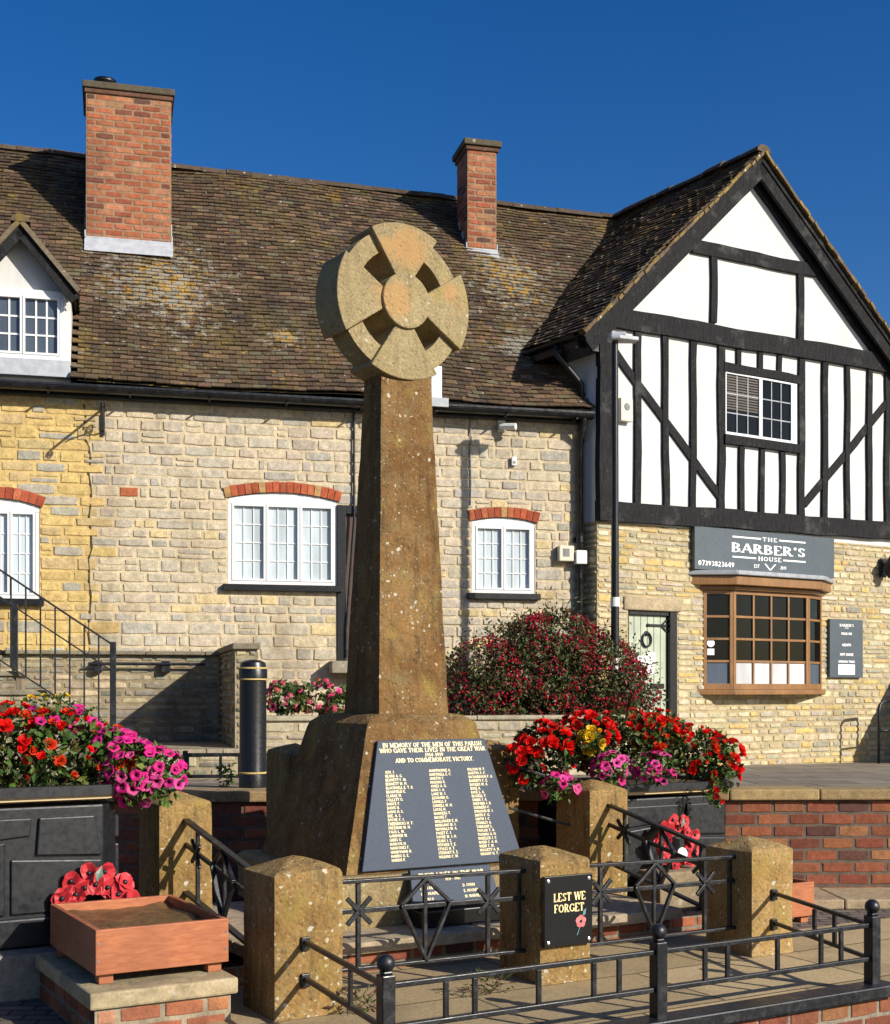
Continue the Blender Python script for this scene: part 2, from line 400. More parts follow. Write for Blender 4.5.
def masonry(mb,u0,u1,z0,z1,pal,seed,rowh=(.09,.15),ln=(.16,.36),gap=.012,proud=.014,openings=(),T=ident,mi=0,mo=1,mortar=(.36,.28,.16),
            reveal=.12,rough=.012,bev=.010,brick=False,back=True,mfun=None):
    rnd=random.Random(seed)
    if back:
        us=sorted({u0,u1,*[x for o in openings for x in o[:2] if u0<x<u1]}); zs=sorted({z0,z1,*[x for o in openings for x in o[2:4] if z0<x<z1]})
        inside=lambda x,z: any(o[0]<x<o[1] and o[2]<z<o[3] for o in openings)
        if mfun:   # finer grid so the mortar colour may vary along the wall
            us=sorted(set(us)|{mfun[1]}) if u0<mfun[1]<u1 else us
        for i in range(len(us)-1):
            for j in range(len(zs)-1):
                x,z=(us[i]+us[i+1])/2,(zs[j]+zs[j+1])/2
                if inside(x,z): continue
                mc=mfun[0](x) if mfun else mortar
                mb.poly([T(us[i],0,zs[j]),T(us[i+1],0,zs[j]),T(us[i+1],0,zs[j+1]),T(us[i],0,zs[j+1])],mo,mc)
        for (a,b,c,d) in [o[:4] for o in openings]:
            for q in ([(a,0,c),(a,0,d),(a,reveal,d),(a,reveal,c)],[(b,0,d),(b,0,c),(b,reveal,c),(b,reveal,d)],[(a,0,d),(b,0,d),(b,reveal,d),(a,reveal,d)],[(b,0,c),(a,0,c),(a,reveal,c),(b,reveal,c)]):
                mb.poly([T(*p) for p in q],mo,mortar)
    z=z0; row=0
    while z<z1-.015:
        h=rnd.uniform(*rowh); h=min(h,z1-z)
        if z1-z-h<rowh[0]*.6: h=z1-z
        lo,hi=z+gap/2,z+h-gap/2
        segs=[(u0,u1)]; ext=[]
        for o in openings:
            if o[3]<=lo or o[2]>=hi: continue
            ns=[]
            for a,b in segs:
                if o[1]<=a or o[0]>=b: ns.append((a,b)); continue
                if o[0]>a: ns.append((a,o[0]))
                if o[1]<b: ns.append((o[1],b))
                aa,bb=max(a,o[0]),min(b,o[1])
                if hi-o[3]>.03: ext.append((aa,bb,o[3]+gap/2,hi))
                if o[2]-lo>.03: ext.append((aa,bb,lo,o[2]-gap/2))
            segs=ns
        for a,b,l2,h2 in [(a,b,lo,hi) for a,b in segs]+ext:
            x=a
            first=True
            while x<b-.01:
                w=rnd.uniform(*ln)
                if brick: w=ln[0]*(.5 if (first and row%2) else 1)
                elif rnd.random()<.2: w*=.55
                first=False
                w=min(w,b-x)
                if b-x-w<ln[0]*.45 and not brick: w=b-x
                if w>.035: 
                    dz=0 if brick else rnd.uniform(-.2,.2)*gap
                    # a tall stone is now and then two thin ones
                    if not brick and h2-l2>.11 and rnd.random()<.10:
                        zm=l2+(h2-l2)*rnd.uniform(.4,.6)
                        stone_face(mb,x+gap/2,x+w-gap/2,l2,zm-gap*.3,pal(x,z,rnd),rnd,proud,T,mi,rough,bev)
                        stone_face(mb,x+gap/2,x+w-gap/2,zm+gap*.3,h2,pal(x,z,rnd),rnd,proud,T,mi,rough,bev)
                    else: stone_face(mb,x+gap/2,x+w-gap/2,l2+dz,h2+dz,pal(x,z,rnd),rnd,proud,T,mi,rough,bev)
                x+=w
        z+=h; row+=1

def jit(c,rnd,v=.12,h=.04):
    k=1+rnd.uniform(-v,v); return tuple(max(0,x*k*(1+rnd.uniform(-h,h))) for x in c)
def choose(opts,rnd):
    t=rnd.random()*sum(w for w,_ in opts)
    for w,c in opts:
        t-=w
        if t<=0: return c
    return opts[-1][1]
BRICKS=[(5,(.38,.130,.062)),(3,(.31,.095,.048)),(2.4,(.43,.185,.095)),(1.2,(.20,.07,.045)),(.8,(.33,.17,.09)),(.5,(.12,.06,.045))]
def pal_brick(x,z,rnd): return jit(choose(BRICKS,rnd),rnd,.14,.06)
BRICKS2=[(5,(.23,.075,.038)),(3,(.27,.095,.045)),(2,(.18,.055,.032)),(1.2,(.30,.13,.06)),(.6,(.10,.045,.035))]
def pal_brick2(x,z,rnd): return jit(choose(BRICKS2,rnd),rnd,.14,.06)

# ------------------------------------------------------------------ roof tiles
def tiles(mb, EL,ER,RL,RR, expo,wid,seed,pal,sag=.02,thick=.014,mi=0,keep=None,G=12):
    """courses of plain clay tiles on the patch eave-left, eave-right, ridge-left, ridge-right"""
    rnd=random.Random(seed); EL,ER,RL,RR=map(Vector,(EL,ER,RL,RR))
    N=(ER-EL).cross(RL-EL).normalized()
    H=((RL-EL).length+(RR-ER).length)/2; rows=max(2,round(H/expo))
    def pt(s,v):
        p=(EL*(1-s)+ER*s)*(1-v)+(RL*(1-s)+RR*s)*v
        return p+N*sag*(noise.noise(p*.55+Vector((seed,0,0)))*1.6+noise.noise(p*2.1)*.45)
    b=len(mb.v)
    for i in range(G+1):
        for j in range(G+1): mb.v.append(tuple(pt(i/G,j/G)-N*.03))
    for i in range(G):
        for j in range(G):
            if keep and not (keep(pt((i+.5)/G,(j+.5)/G)) and keep(pt(i/G,(j+.5)/G)) and keep(pt((i+1)/G,(j+.5)/G))): continue
            mb.face([b+i*(G+1)+j,b+(i+1)*(G+1)+j,b+(i+1)*(G+1)+j+1,b+i*(G+1)+j+1],mi,(.02,.015,.012))
    for r in range(rows):
        v0=r/rows; v1=min(1,(r+1.35)/rows)
        W=((EL*(1-v0)+RL*v0)-(ER*(1-v0)+RR*v0)).length
        if W<.1: continue
        nt=max(1,round(W/wid)); off=(.5 if r%2 else 0)
        rl=rnd.uniform(-.004,.004)
        for i in range(-1,nt+1):
            s0=(i+off)/nt; s1=(i+1+off)/nt; g=.02/nt
            s0=max(0,s0+g); s1=min(1,s1-g)
            if s1-s0<.15/nt: continue
            if keep and not keep(pt((s0+s1)/2,v0)): continue
            l0=thick*rnd.uniform(1.25,2.1); l1=l0+rnd.uniform(-.006,.006); dv=rnd.uniform(-.12,.12)/rows+rl/H
            if rnd.random()<.03: dv-=.2/rows
            va=max(0,v0+dv)
            A,Bq=pt(s0,va),pt(s1,va); C,D=pt(s1,v1),pt(s0,v1)
            p=[A+N*(l0-thick),Bq+N*(l1-thick),C-N*thick,D-N*thick,A+N*l0,Bq+N*l1,C+N*.001,D+N*.001]
            c=pal(rnd); b=len(mb.v); mb.v.extend([tuple(q) for q in p])
            for q in ((4,5,6,7),(0,1,5,4),(1,2,6,5),(3,0,4,7)): mb.face([b+k for k in q],mi,c)
TILES=[(5,(.090,.058,.036)),(3,(.112,.072,.045)),(2.5,(.066,.047,.034)),(1.8,(.16,.10,.06)),(1.6,(.125,.105,.065))]
def pal_tile(rnd): return jit(choose(TILES,rnd),rnd,.2,.06)

def ridge(mb, a,b,r,seed,n=None,c=(.07,.06,.045),mi=0):
    rnd=random.Random(seed); a,b=Vector(a),Vector(b); L=(b-a).length; n=n or max(1,int(L/.33)); d=(b-a)/n
    side=d.cross(Vector((0,0,1))).normalized()
    for i in range(n):
        p,q=a+d*i,a+d*(i+1.02); R=r*rnd.uniform(.94,1.06); R2=r*rnd.uniform(.9,1.0); b0=len(mb.v); K=7; cc=jit(c,rnd,.25)
        dz=rnd.uniform(-.008,.008)
        for (o,rr) in ((p,R),(q,R2)):
            for k in range(K):
                t=math.pi*(k/(K-1)); mb.v.append(tuple(o+side*math.cos(t)*rr+Vector((0,0,math.sin(t)*rr*.8-.03+dz))))
        for k in range(K-1): mb.face([b0+k,b0+k+1,b0+K+k+1,b0+K+k],mi,cc)
        mb.face([b0+k for k in range(K)],mi,cc); mb.face([b0+K+k for k in reversed(range(K))],mi,cc)

# ------------------------------------------------------------------ a serif alphabet of strokes (x from 0, height 1)
def V_(x,a=0,b=1): return ('S',x,a,x,b,1)
def H_(a,b,y): return ('S',a,y,b,y,0)
def D_(x0,y0,x1,y1,t): return ('S',x0,y0,x1,y1,t)
def A_(cx,cy,rx,ry,a,b): return ('A',cx,cy,rx,ry,a,b)
GL={
'A':(.76,[D_(.06,0,.38,1,.2),D_(.38,1,.70,0,1),H_(.17,.58,.34)],[(.06,0),(.70,0)]),
'B':(.66,[V_(.14),A_(.30,.755,.24,.235,-90,90),A_(.32,.26,.27,.25,-90,90),H_(.02,.32,.985),H_(.14,.32,.51),H_(.02,.32,.015)],[]),
'C':(.72,[A_(.40,.5,.36,.485,48,312),D_(.66,.66,.66,.95,.2)],[]),
'D':(.78,[V_(.14),A_(.30,.5,.40,.485,-90,90),H_(.02,.32,.985),H_(.02,.32,.015)],[]),
'E':(.62,[V_(.14),H_(.02,.54,.985),H_(.14,.42,.51),H_(.02,.58,.015),D_(.54,.8,.54,.98,.2),D_(.58,.02,.58,.22,.2)],[]),
'F':(.60,[V_(.14),H_(.02,.54,.985),H_(.14,.42,.49),D_(.54,.78,.54,.98,.2)],[(.14,0)]),
'G':(.78,[A_(.40,.5,.36,.485,48,330),D_(.66,.68,.66,.95,.2),V_(.68,.05,.42),H_(.54,.8,.42)],[]),
'H':(.82,[V_(.15),V_(.67),H_(.15,.67,.51)],[(.15,0),(.15,1),(.67,0),(.67,1)]),
'I':(.36,[V_(.18)],[(.18,0),(.18,1)]),
'J':(.46,[V_(.28,.2,1),A_(.12,.2,.16,.19,-110,0)],[(.28,1)]),
'K':(.76,[V_(.15),D_(.2,.45,.62,1,.2),D_(.3,.55,.66,0,1)],[(.15,0),(.15,1),(.62,1),(.66,0)]),
'L':(.60,[V_(.14),H_(.02,.56,.015),D_(.56,.02,.56,.26,.2)],[(.14,1)]),
'M':(.94,[D_(.13,0,.13,1,.25),V_(.80),D_(.15,1,.46,.05,1),D_(.46,.05,.78,1,.2)],[(.13,0),(.80,0),(.10,1),(.82,1)]),
'N':(.82,[D_(.13,0,.13,1,.25),D_(.69,0,.69,1,.25),D_(.14,1,.68,0,1)],[(.13,0),(.10,1),(.69,1)]),
'O':(.80,[A_(.40,.5,.35,.485,0,360)],[]),
'P':(.62,[V_(.14),A_(.30,.73,.27,.255,-90,90),H_(.02,.32,.985),H_(.14,.32,.475)],[(.14,0)]),
'Q':(.80,[A_(.40,.5,.35,.485,0,360),D_(.42,.15,.72,-.14,.8)],[]),
'R':(.72,[V_(.14),A_(.30,.74,.25,.245,-90,90),H_(.02,.32,.985),H_(.14,.32,.495),D_(.32,.48,.62,.0,1)],[(.14,0),(.64,0)]),
'S':(.56,[A_(.28,.75,.20,.235,35,270),A_(.28,.255,.22,.24,-145,90),D_(.46,.74,.46,.93,.2),D_(.08,.07,.08,.27,.2)],[]),
'T':(.70,[V_(.35),H_(.05,.65,.985),D_(.05,.76,.05,.98,.2),D_(.65,.76,.65,.98,.2)],[(.35,0)]),
'U':(.80,[V_(.14,.3,1),D_(.66,.3,.66,1,.25),A_(.40,.3,.26,.285,180,360)],[(.14,1),(.66,1)]),
'V':(.76,[D_(.08,1,.39,0,1),D_(.68,1,.39,0,.2)],[(.08,1),(.68,1)]),
'W':(1.02,[D_(.07,1,.30,0,1),D_(.30,0,.51,1,.2),D_(.51,1,.74,0,1),D_(.74,0,.95,1,.2)],[(.07,1),(.51,1),(.95,1)]),
'X':(.74,[D_(.08,1,.66,0,1),D_(.64,1,.10,0,.2)],[(.08,1),(.64,1),(.08,0),(.66,0)]),
'Y':(.72,[D_(.07,1,.36,.48,1),D_(.65,1,.36,.48,.2),V_(.36,0,.5)],[(.07,1),(.65,1),(.36,0)]),
'Z':(.66,[H_(.08,.6,.985),H_(.06,.6,.015),D_(.58,.98,.08,.02,1)],[]),
'0':(.62,[A_(.31,.5,.24,.485,0,360)],[]),'1':(.44,[V_(.24),D_(.1,.82,.24,.98,.3)],[(.24,0)]),
'2':(.58,[A_(.29,.73,.2,.255,-30,165),D_(.46,.58,.08,.03,.4),H_(.08,.52,.015)],[]),
'3':(.56,[A_(.27,.75,.19,.235,-90,150),A_(.27,.26,.22,.245,-150,90)],[]),
'4':(.62,[V_(.42),D_(.42,1,.06,.3,.2),H_(.06,.56,.3)],[]),
'5':(.56,[D_(.12,.52,.14,.98,.3),H_(.13,.48,.985),A_(.26,.3,.23,.285,-140,140)],[]),
'6':(.58,[A_(.30,.3,.22,.285,0,360),A_(.46,.3,.38,.68,100,178)],[]),
'7':(.54,[H_(.06,.5,.985),D_(.5,.98,.22,0,.8)],[]),
'8':(.58,[A_(.29,.75,.19,.235,0,360),A_(.29,.26,.22,.245,0,360)],[]),
'9':(.58,[A_(.28,.7,.22,.285,0,360),A_(.12,.7,.38,.68,-80,-2)],[]),
'.':(.26,[D_(.13,0,.13,.12,1)],[]),',':(.26,[D_(.15,.1,.1,-.14,.7)],[]),"'":(.28,[D_(.16,1,.12,.72,.9)],[]),'-':(.44,[H_(.06,.38,.4)],[]),' ':(.34,[],[]),
}
def text(mb, s, x, z, h, put, align='L', thick=.17, thin=.075, serif=True, track=.05, width=None, mi=0):
    """letters as thin strokes; put(x, z, k) turns letter space into the surface's own space, k a layer count that keeps strokes off one plane"""
    w=sum((GL[c][0]+track)*h for c in s)-track*h
    sx=1.0
    if width: sx=width/w; w=width
    X={'L':x,'C':x-w/2,'R':x-w}[align]; k=0
    for c in s:
        W,st,se=GL[c]; i=0
        def Q(p,q,r,t):
            nonlocal i
            mb.poly([put(X+a*h*sx, z+b*h, i) for a,b in (p,q,r,t)],mi); i+=1
        for e in st:
            if e[0]=='S':
                _,x0,y0,x1,y1,t=e; dx,dy=x1-x0,y1-y0; L=math.hypot(dx,dy) or 1; hw=(thin+(thick-thin)*t)/2
                nx,ny=-dy/L*hw,dx/L*hw
                Q((x0-nx,y0-ny),(x1-nx,y1-ny),(x1+nx,y1+ny),(x0+nx,y0+ny))
            else:
                _,cx,cy,rx,ry,a0,a1=e; n=max(4,int(abs(a1-a0)/24)); pr=None
                for j in range(n+1):
                    t=rad(a0+(a1-a0)*j/n); hw=(thin+(thick-thin)*abs(math.cos(t))**1.3)/2
                    o=(cx+(rx+hw-thick*.25)*math.cos(t),cy+(ry+hw-thin*.5)*math.sin(t)); n_=(cx+(rx-hw-thick*.25)*math.cos(t),cy+(ry-hw-thin*.5)*math.sin(t))
                    if pr: mb.poly([put(X+a*h*sx,z+b*h,i) for a,b in (pr[1],pr[0],o,n_)],mi)
                    pr=(o,n_)
                i+=1
        if serif:
            for (a,b) in se:
                y=thin*.5 if b<.5 else 1-thin*.5
                Q((a-.14,y-thin*.5),(a+.14,y-thin*.5),(a+.14,y+thin*.5),(a-.14,y+thin*.5))
        X+=(W+track)*h*sx
    return w

# ------------------------------------------------------------------ leaves and blooms
def rdir(rnd):
    while True:
        v=Vector((rnd.uniform(-1,1),rnd.uniform(-1,1),rnd.uniform(-1,1)))
        if .05<v.length<1: return v.normalized()
def leaf(mb,p,d,nrm,L,W,c,mi=0):
    d=d.normalized(); s=d.cross(nrm)
    if s.length<.1: s=d.cross(Vector((.3,.9,.2)))
    s.normalize(); n=s.cross(d)
    b=len(mb.v)
    mb.v.extend([tuple(q) for q in (p, p+d*L*.45+s*W/2+n*W*.18, p+d*L-n*L*.12, p+d*L*.45-s*W/2+n*W*.18, p+d*L*.5)])
    c2=tuple(x*.85 for x in c)
    mb.face([b,b+1,b+4],mi,c); mb.face([b+1,b+2,b+4],mi,c); mb.face([b,b+4,b+3],mi,c2); mb.face([b+4,b+2,b+3],mi,c2)
def blobs_surface(blobs,rnd):
    """a point near the skin of one of several ellipsoids, with its outward direction"""
    wts=[b[3]*b[4]*b[5] for b in blobs]; t=rnd.random()*sum(wts); i=0
    while i<len(blobs)-1 and t>wts[i]: t-=wts[i]; i+=1
    x,y,z,rx,ry,rz=blobs[i]; d=rdir(rnd)
    return Vector((x+d.x*rx,y+d.y*ry,z+d.z*rz)), Vector((d.x/rx,d.y/ry,d.z/rz)).normalized(), Vector((x,y,z))
def foliage(mb,blobs,n,L,W,pal,seed,zmin=None,inner=.45,mi=0,clump=0):
    rnd=random.Random(seed); k=0
    while k<n:
        p,o,c=blobs_surface(blobs,rnd); f=1-inner*rnd.random()**1.6+rnd.uniform(0,.12)
        p=c+(p-c)*f
        if noise.noise(p*7+Vector((seed,0,0)))<-.28 : continue
        if zmin is not None and p.z<zmin: continue
        if clump and noise.noise(p*3.3+Vector((0,seed,0)))<-clump: continue
        if clump: p=p+o*max(0,noise.noise(p*4.7))*.16
        k+=1
        d=(o*.7+rdir(rnd)*.9+Vector((0,0,-.15))).normalized(); nn=(o+rdir(rnd)*.8+Vector((0,0,.5))).normalized()
        s=rnd.uniform(.65,1.3); leaf(mb,p,d,nn,L*s,W*s,jit(choose(pal,rnd),rnd,.25,.1),mi)

def petunia_mesh(name,c,throat,r=.034,lobes=5,seed=0,white=None):
    mb=MB(); rnd=random.Random(seed); n=20; rings=[(.10,-.9),(.28,-.35),(.62,.0),(.9,.06),(1.0,-.02)]
    b=0; mb.v.append((0,0,-.95*r))
    for rr,h in rings:
        for k in range(n):
            a=2*math.pi*k/n; lob=1+(.10*math.cos(lobes*a) if rr>.5 else 0); mb.v.append((rr*lob*r*math.cos(a),rr*lob*r*math.sin(a),h*r+rnd.uniform(-.05,.05)*r*(rr>.5)))
    for k in range(n): mb.face([0,1+k,1+(k+1)%n],0,throat)
    for i in range(len(rings)-1):
        for k in range(n):
            a=1+i*n+k; bq=1+i*n+(k+1)%n
            t=(i+.5)/(len(rings)-1); cc=throat if i==0 else tuple(throat[q]*(1-t)*.5+c[q]*(1-(1-t)*.5) for q in range(3))
            if k%4==0 and i>0: cc=tuple(x*.82 for x in cc)
            mb.face([a,bq,bq+n,a+n],0,cc)
    return mb,
def bloom_mesh(kind,seed):
    rnd=random.Random(seed); mb=MB()
    if kind in('petunia','petuniapale'):
        c=(.78,.028,.26) if kind=='petunia' else (.80,.10,.34); c=jit(c,random.Random(seed),.22,.12); mb=petunia_mesh('x',c,(.16,.004,.07),.036,5,seed)[0]
    else:
        C={'red':(.72,.010,.008),'orange':(.74,.060,.014),'yellow':(.78,.50,.02),'pink':(.70,.09,.20),'salmon':(.72,.16,.10)}[kind]
        C=jit(C,rnd,.22,.10); bud=(seed//7)%7==3
        def petal(az,el,L,W,cup,c):
            d=Vector((math.cos(az)*math.cos(el),math.sin(az)*math.cos(el),math.sin(el))); s=Vector((-math.sin(az),math.cos(az),0)); n=s.cross(d)
            b=len(mb.v)
            for (t,w,h) in ((0,.18,0),(.4,.85,.10),(.75,1,.22),(1,.55,.42)):
                for q in (-1,0,1): mb.v.append(tuple(d*L*t+s*W/2*w*q+n*(-L*h*cup+(abs(q))*L*.10)+Vector((0,0,rnd.uniform(-.05,.05)*L))))
            for i in range(3):
                for j in range(2): mb.face([b+i*3+j,b+i*3+j+1,b+i*3+j+4,b+i*3+j+3],0,tuple(x*(.8+.12*i) for x in c))
        if kind in('pink','salmon'):   # a geranium head: many small florets on a dome
            for k in range(16):
                d=rdir(rnd); d.z=abs(d.z)*.9+.05; o=d.normalized()*.026; 
                for q in range(5):
                    a=2*math.pi*q/5+rnd.random(); e=Vector((math.cos(a),math.sin(a),0)); e=(e-d.normalized()*e.dot(d.normalized())).normalized()
                    s=e.cross(d).normalized(); b=len(mb.v); 
                    mb.v.extend([tuple(o),tuple(o+e*.008+s*.005),tuple(o+e*.014),tuple(o+e*.008-s*.005)]); mb.face([b,b+1,b+2,b+3],0,jit(C,rnd,.15))
        else:
            R=.034 if kind!='orange' else .026
            for ring,(np_,el,L) in enumerate(((4,1.1,.8),(3,1.4,.7)) if bud else ((5,rnd.uniform(0,.3),1.0),(5,rnd.uniform(.5,.75),.85),(4,1.05,.62),(3,1.35,.4))):
                for q in range(np_): petal(2*math.pi*(q+.5*ring+rnd.uniform(-.15,.15))/np_,el+rnd.uniform(-.15,.15),R*L,R*L*1.05,1-.4*ring,jit(C,rnd,.12,.03))
    return mb
BLOOM={}
def bloom(kind,parent,p,d,size,rnd):
    v=rnd.randrange(7); key=(kind,v)
    if key not in BLOOM:
        o=bloom_mesh(kind,v*7+3).build('bloom',M['petal'],None,smooth=True); BLOOM[key]=o.data; COL.objects.unlink(o); bpy.data.objects.remove(o)
    o=bpy.data.objects.new('bloom',BLOOM[key]); COL.objects.link(o); o.parent=parent
    q=Vector(d).to_track_quat('Z','Y').to_euler(); o.location=p; o.rotation_euler=q; o.rotation_euler.rotate_axis('Z',rnd.uniform(0,6.28)); o.scale=(size,)*3
    return o
GREEN=[(4,(.06,.12,.02)),(3,(.09,.16,.025)),(2,(.035,.075,.016)),(1.4,(.15,.19,.035))]
BRONZE=[(3,(.05,.055,.018)),(2,(.09,.045,.02)),(2,(.04,.075,.018)),(1,(.11,.10,.025))]
def flower_plant(name,label,blobs,kinds,nb,nl,seed,parentloc,group,pal=GREEN,L=.045,W=.026,size=(.8,1.25),zmin=None,face=(0,-.35,.45),minz=-.2,hang=None):
    """blobs are in world axes around parentloc"""
    rnd=random.Random(seed); t=thing(name,label,'flowers',parentloc,0,group)
    mb=MB(); foliage(mb,blobs,nl,L,W,pal,seed,zmin); 
    for bl in blobs:
        for _ in range(5):
            p,o,c=blobs_surface([bl],rnd); mb.tube([(bl[0]*.4,bl[1]*.4,min(0,bl[2])),c*.8,c+(p-c)*.8],[.005,.004,.002],5,1,(.05,.08,.02),False)
    mb.build('foliage',[M['leaf'],M['stem']],t)
    pts=[]; tries=0
    while len(pts)<nb and tries<8000:
        tries+=1; p,o,c=blobs_surface(blobs,rnd)
        if o.z<minz and rnd.random()<.85: continue
        if o.y>.35 and rnd.random()<.7: continue
        if zmin is not None and p.z<zmin: continue
        if any((p-q).length<.040*size[0]*(rnd.uniform(.5,1.3)) for q in pts): continue
        inside=any((((p.x-b[0])/b[3])**2+((p.y-b[1])/b[4])**2+((p.z-b[2])/b[5])**2)<.8 for b in blobs)
        if inside: continue
        pts.append(p); d=(o+Vector(face)+rdir(rnd)*.45).normalized()
        bloom(choose(kinds,rnd),t,p+o*.015,d,rnd.uniform(*size),rnd)
    return t
# ------------------------------------------------------------------ camera, light, sky
cam=bpy.data.cameras.new('camera'); co=bpy.data.objects.new('camera',cam); COL.objects.link(co); SC.camera=co
co.location=(0,0,EYE); co.rotation_euler=(rad(90),0,0)
cam.sensor_fit='HORIZONTAL'; cam.sensor_width=36; cam.lens=F/890*36; cam.shift_y=(HY-512)/890; cam.clip_end=3000; cam.clip_start=.05
SC.render.resolution_x=890; SC.render.resolution_y=1024
W=bpy.data.worlds.new('World'); SC.world=W; W.use_nodes=True
nt=W.node_tree; bg=nt.nodes['Background']; sky=nt.nodes.new('ShaderNodeTexSky'); sky.sky_type='NISHITA'; sky.sun_disc=False
sky.sun_elevation=rad(SUN_E); sky.sun_rotation=rad(180-SUN_A); sky.altitude=300; sky.air_density=1.0; sky.dust_density=1.3; sky.ozone_density=3.2
hs=nt.nodes.new('ShaderNodeHueSaturation'); hs.inputs['Saturation'].default_value=1.38; nt.links.new(sky.outputs[0],hs.inputs['Color']); nt.links.new(hs.outputs[0],bg.inputs[0]); hs.inputs['Hue'].default_value=.512; bg.inputs[1].default_value=.088
sd=Vector((math.sin(rad(SUN_A))*math.cos(rad(SUN_E)),-math.cos(rad(SUN_A))*math.cos(rad(SUN_E)),math.sin(rad(SUN_E))))
sl=bpy.data.lights.new('sun','SUN'); sl.energy=5.0; sl.angle=rad(.53); sl.color=(1,.93,.82)
so=bpy.data.objects.new('sun',sl); COL.objects.link(so); so.rotation_euler=sd.to_track_quat('Z','Y').to_euler(); so.location=sd*60
SC.view_settings.view_transform='Standard'; SC.view_settings.look='None'; SC.view_settings.gamma=1; SC.view_settings.exposure=.36
SC.view_settings.use_curve_mapping=False
SC.cycles.use_denoising=True; SC.cycles.max_bounces=6; SC.cycles.diffuse_bounces=3; SC.cycles.glossy_bounces=3

E=Frame(-.824,6.4,30); A=Frame(1.676,15.8,14.1); B=Frame(1.796,15.6,32.7); T=Frame(0,10.4,2.5)
PZ=.04           # pavement
PLAT=.22         # stone platform inside the memorial enclosure
STEP=.25         # slab level either side
def terr(Y): return .86-(Y-10.6)*.027
def frame_thing(name,label,cat,fr,u=0,d=0,z=0,group=None,rz=0):
    return thing(name,label,cat,fr.world(u,d,z),fr.th+rz,group)

# ------------------------------------------------------------------ ground
def sheet(name,pts,m,parent=None):
    mb=MB(); mb.poly(pts); o=mb.build(name,m,parent); return tag(o,kind='structure')
M['asphalt']=m_plain('asphalt',(.05,.05,.05),.9,var=.35,scale=30,bump=.6,bdist=.01)
M['terrace']=m_paving('terrace_flags',(.235,.20,.15),(.09,.075,.055),.9,.6,.018,.4)
M['blockpave']=m_paving('block_paving',(.17,.135,.11),(.05,.045,.035),.20,.10,.012,.5,rad(30))
M['flag']=m_paving('sandstone_flags',(.42,.315,.17),(.12,.095,.06),1.1,.75,.010,.35)
sheet('ground',[(-900,-900,-.46),(900,-900,-.46),(900,1500,-.46),(-900,1500,-.46)],M['asphalt'])
mb=MB()
x0,x1=-45,45
mb.hexa([Vector(p) for p in [(x0,T.world(x0,.12)[1],-.4),(x1,T.world(x1,.12)[1],-.4),(x1,60,-.6),(x0,60,-.6),(x0,T.world(x0,.12)[1],.862),(x1,T.world(x1,.12)[1],.862),(x1,60,terr(60)),(x0,60,terr(60))]])
tag(mb.build('terrace',M['terrace']),kind='structure')
# paved strip inside the low railing and the block paving beyond it, in the memorial's own axes
def struct_E(name,mb,m):
    o=mb.build(name,m); o.location=E.world(0,0); o.rotation_euler=(0,0,E.th); return tag(o,kind='structure')
mb=MB(); mb.box(-.3,3.62,-1.0,1.2,-.45,PZ); struct_E('pavement',mb,M['flag'])
mb=MB(); mb.box(3.624,16,-1.0,.55,-.45,PZ); struct_E('pavement',mb,M['flag'])
mb=MB(); mb.slab([(-14,-1.0),(-.304,-1.0),(-.304,1.204),(3.624,1.204),(3.624,.554),(16,.554),(16,12),(-14,12)],-.45,0.0); struct_E('block_paving',mb,M['blockpave'])
# ------------------------------------------------------------------ low walls of brick and stone
def pal_slab(x,z,rnd): return jit((.33,.225,.105),rnd,.12)
def pal_slabgrey(x,z,rnd): return jit((.26,.235,.18),rnd,.14)
t=frame_thing('brick_kerb_wall','low brick kerb wall with pale stone patches under the knee rail','wall',E)
mb=MB(); masonry(mb,-.3,9,-.455,PZ-.03,lambda x,z,r: jit(choose(BRICKS2+[(2.5,(.36,.30,.22))],r),r,.15),11,(.075,.075),(.215,.215),.012,.006,T=lambda u,y,z:(u,y-1.012,z),brick=True,bev=.004,rough=.005,mortar=(.25,.21,.16))
mb.build('brickwork',[M['brick'],M['brick']],t)
mb=MB(); mb.box(-.24,3.13,-1.075,-.93,PZ-.02,PZ+.045); mb.build('base_rail',M['black'],t,bevel=.008)
# retaining wall of the terrace
t=frame_thing('brick_retaining_wall','long red brick retaining wall with stone coping along the terrace edge','wall',T,group=None)
mb=MB(); masonry(mb,-8,14,-.2,.775,pal_brick2,21,(.0965,.0965),(.262,.262),.010,.006,brick=True,bev=.004,rough=.006,mortar=(.13,.10,.075))
mb.build('brickwork',[M['brick'],M['brick']],t)
mb=MB(); rnd=random.Random(5); x=-8
while x<14:
    w=rnd.uniform(.7,1.0); mb.box(x,x+w-.008,-.055+rnd.uniform(-.006,.006),.34,.776,.862+rnd.uniform(-.004,.004),c=pal_slab(0,0,rnd)); x+=w
mb.build('coping',M['coping'],t,bevel=.012)
t=frame_thing('stone_ledge','pale stone ledge slabs at the foot of the brick retaining wall','ledge',T)
mb=MB(); x=1.9
while x<14:
    w=rnd.uniform(.85,1.1); mb.box(x,x+w-.01,-.62+rnd.uniform(-.01,.01),-.01,.0,.075+rnd.uniform(-.004,.004),c=jit((.36,.28,.17),rnd,.1)); x+=w
mb.build('slab',M['coping'],t,bevel=.012)

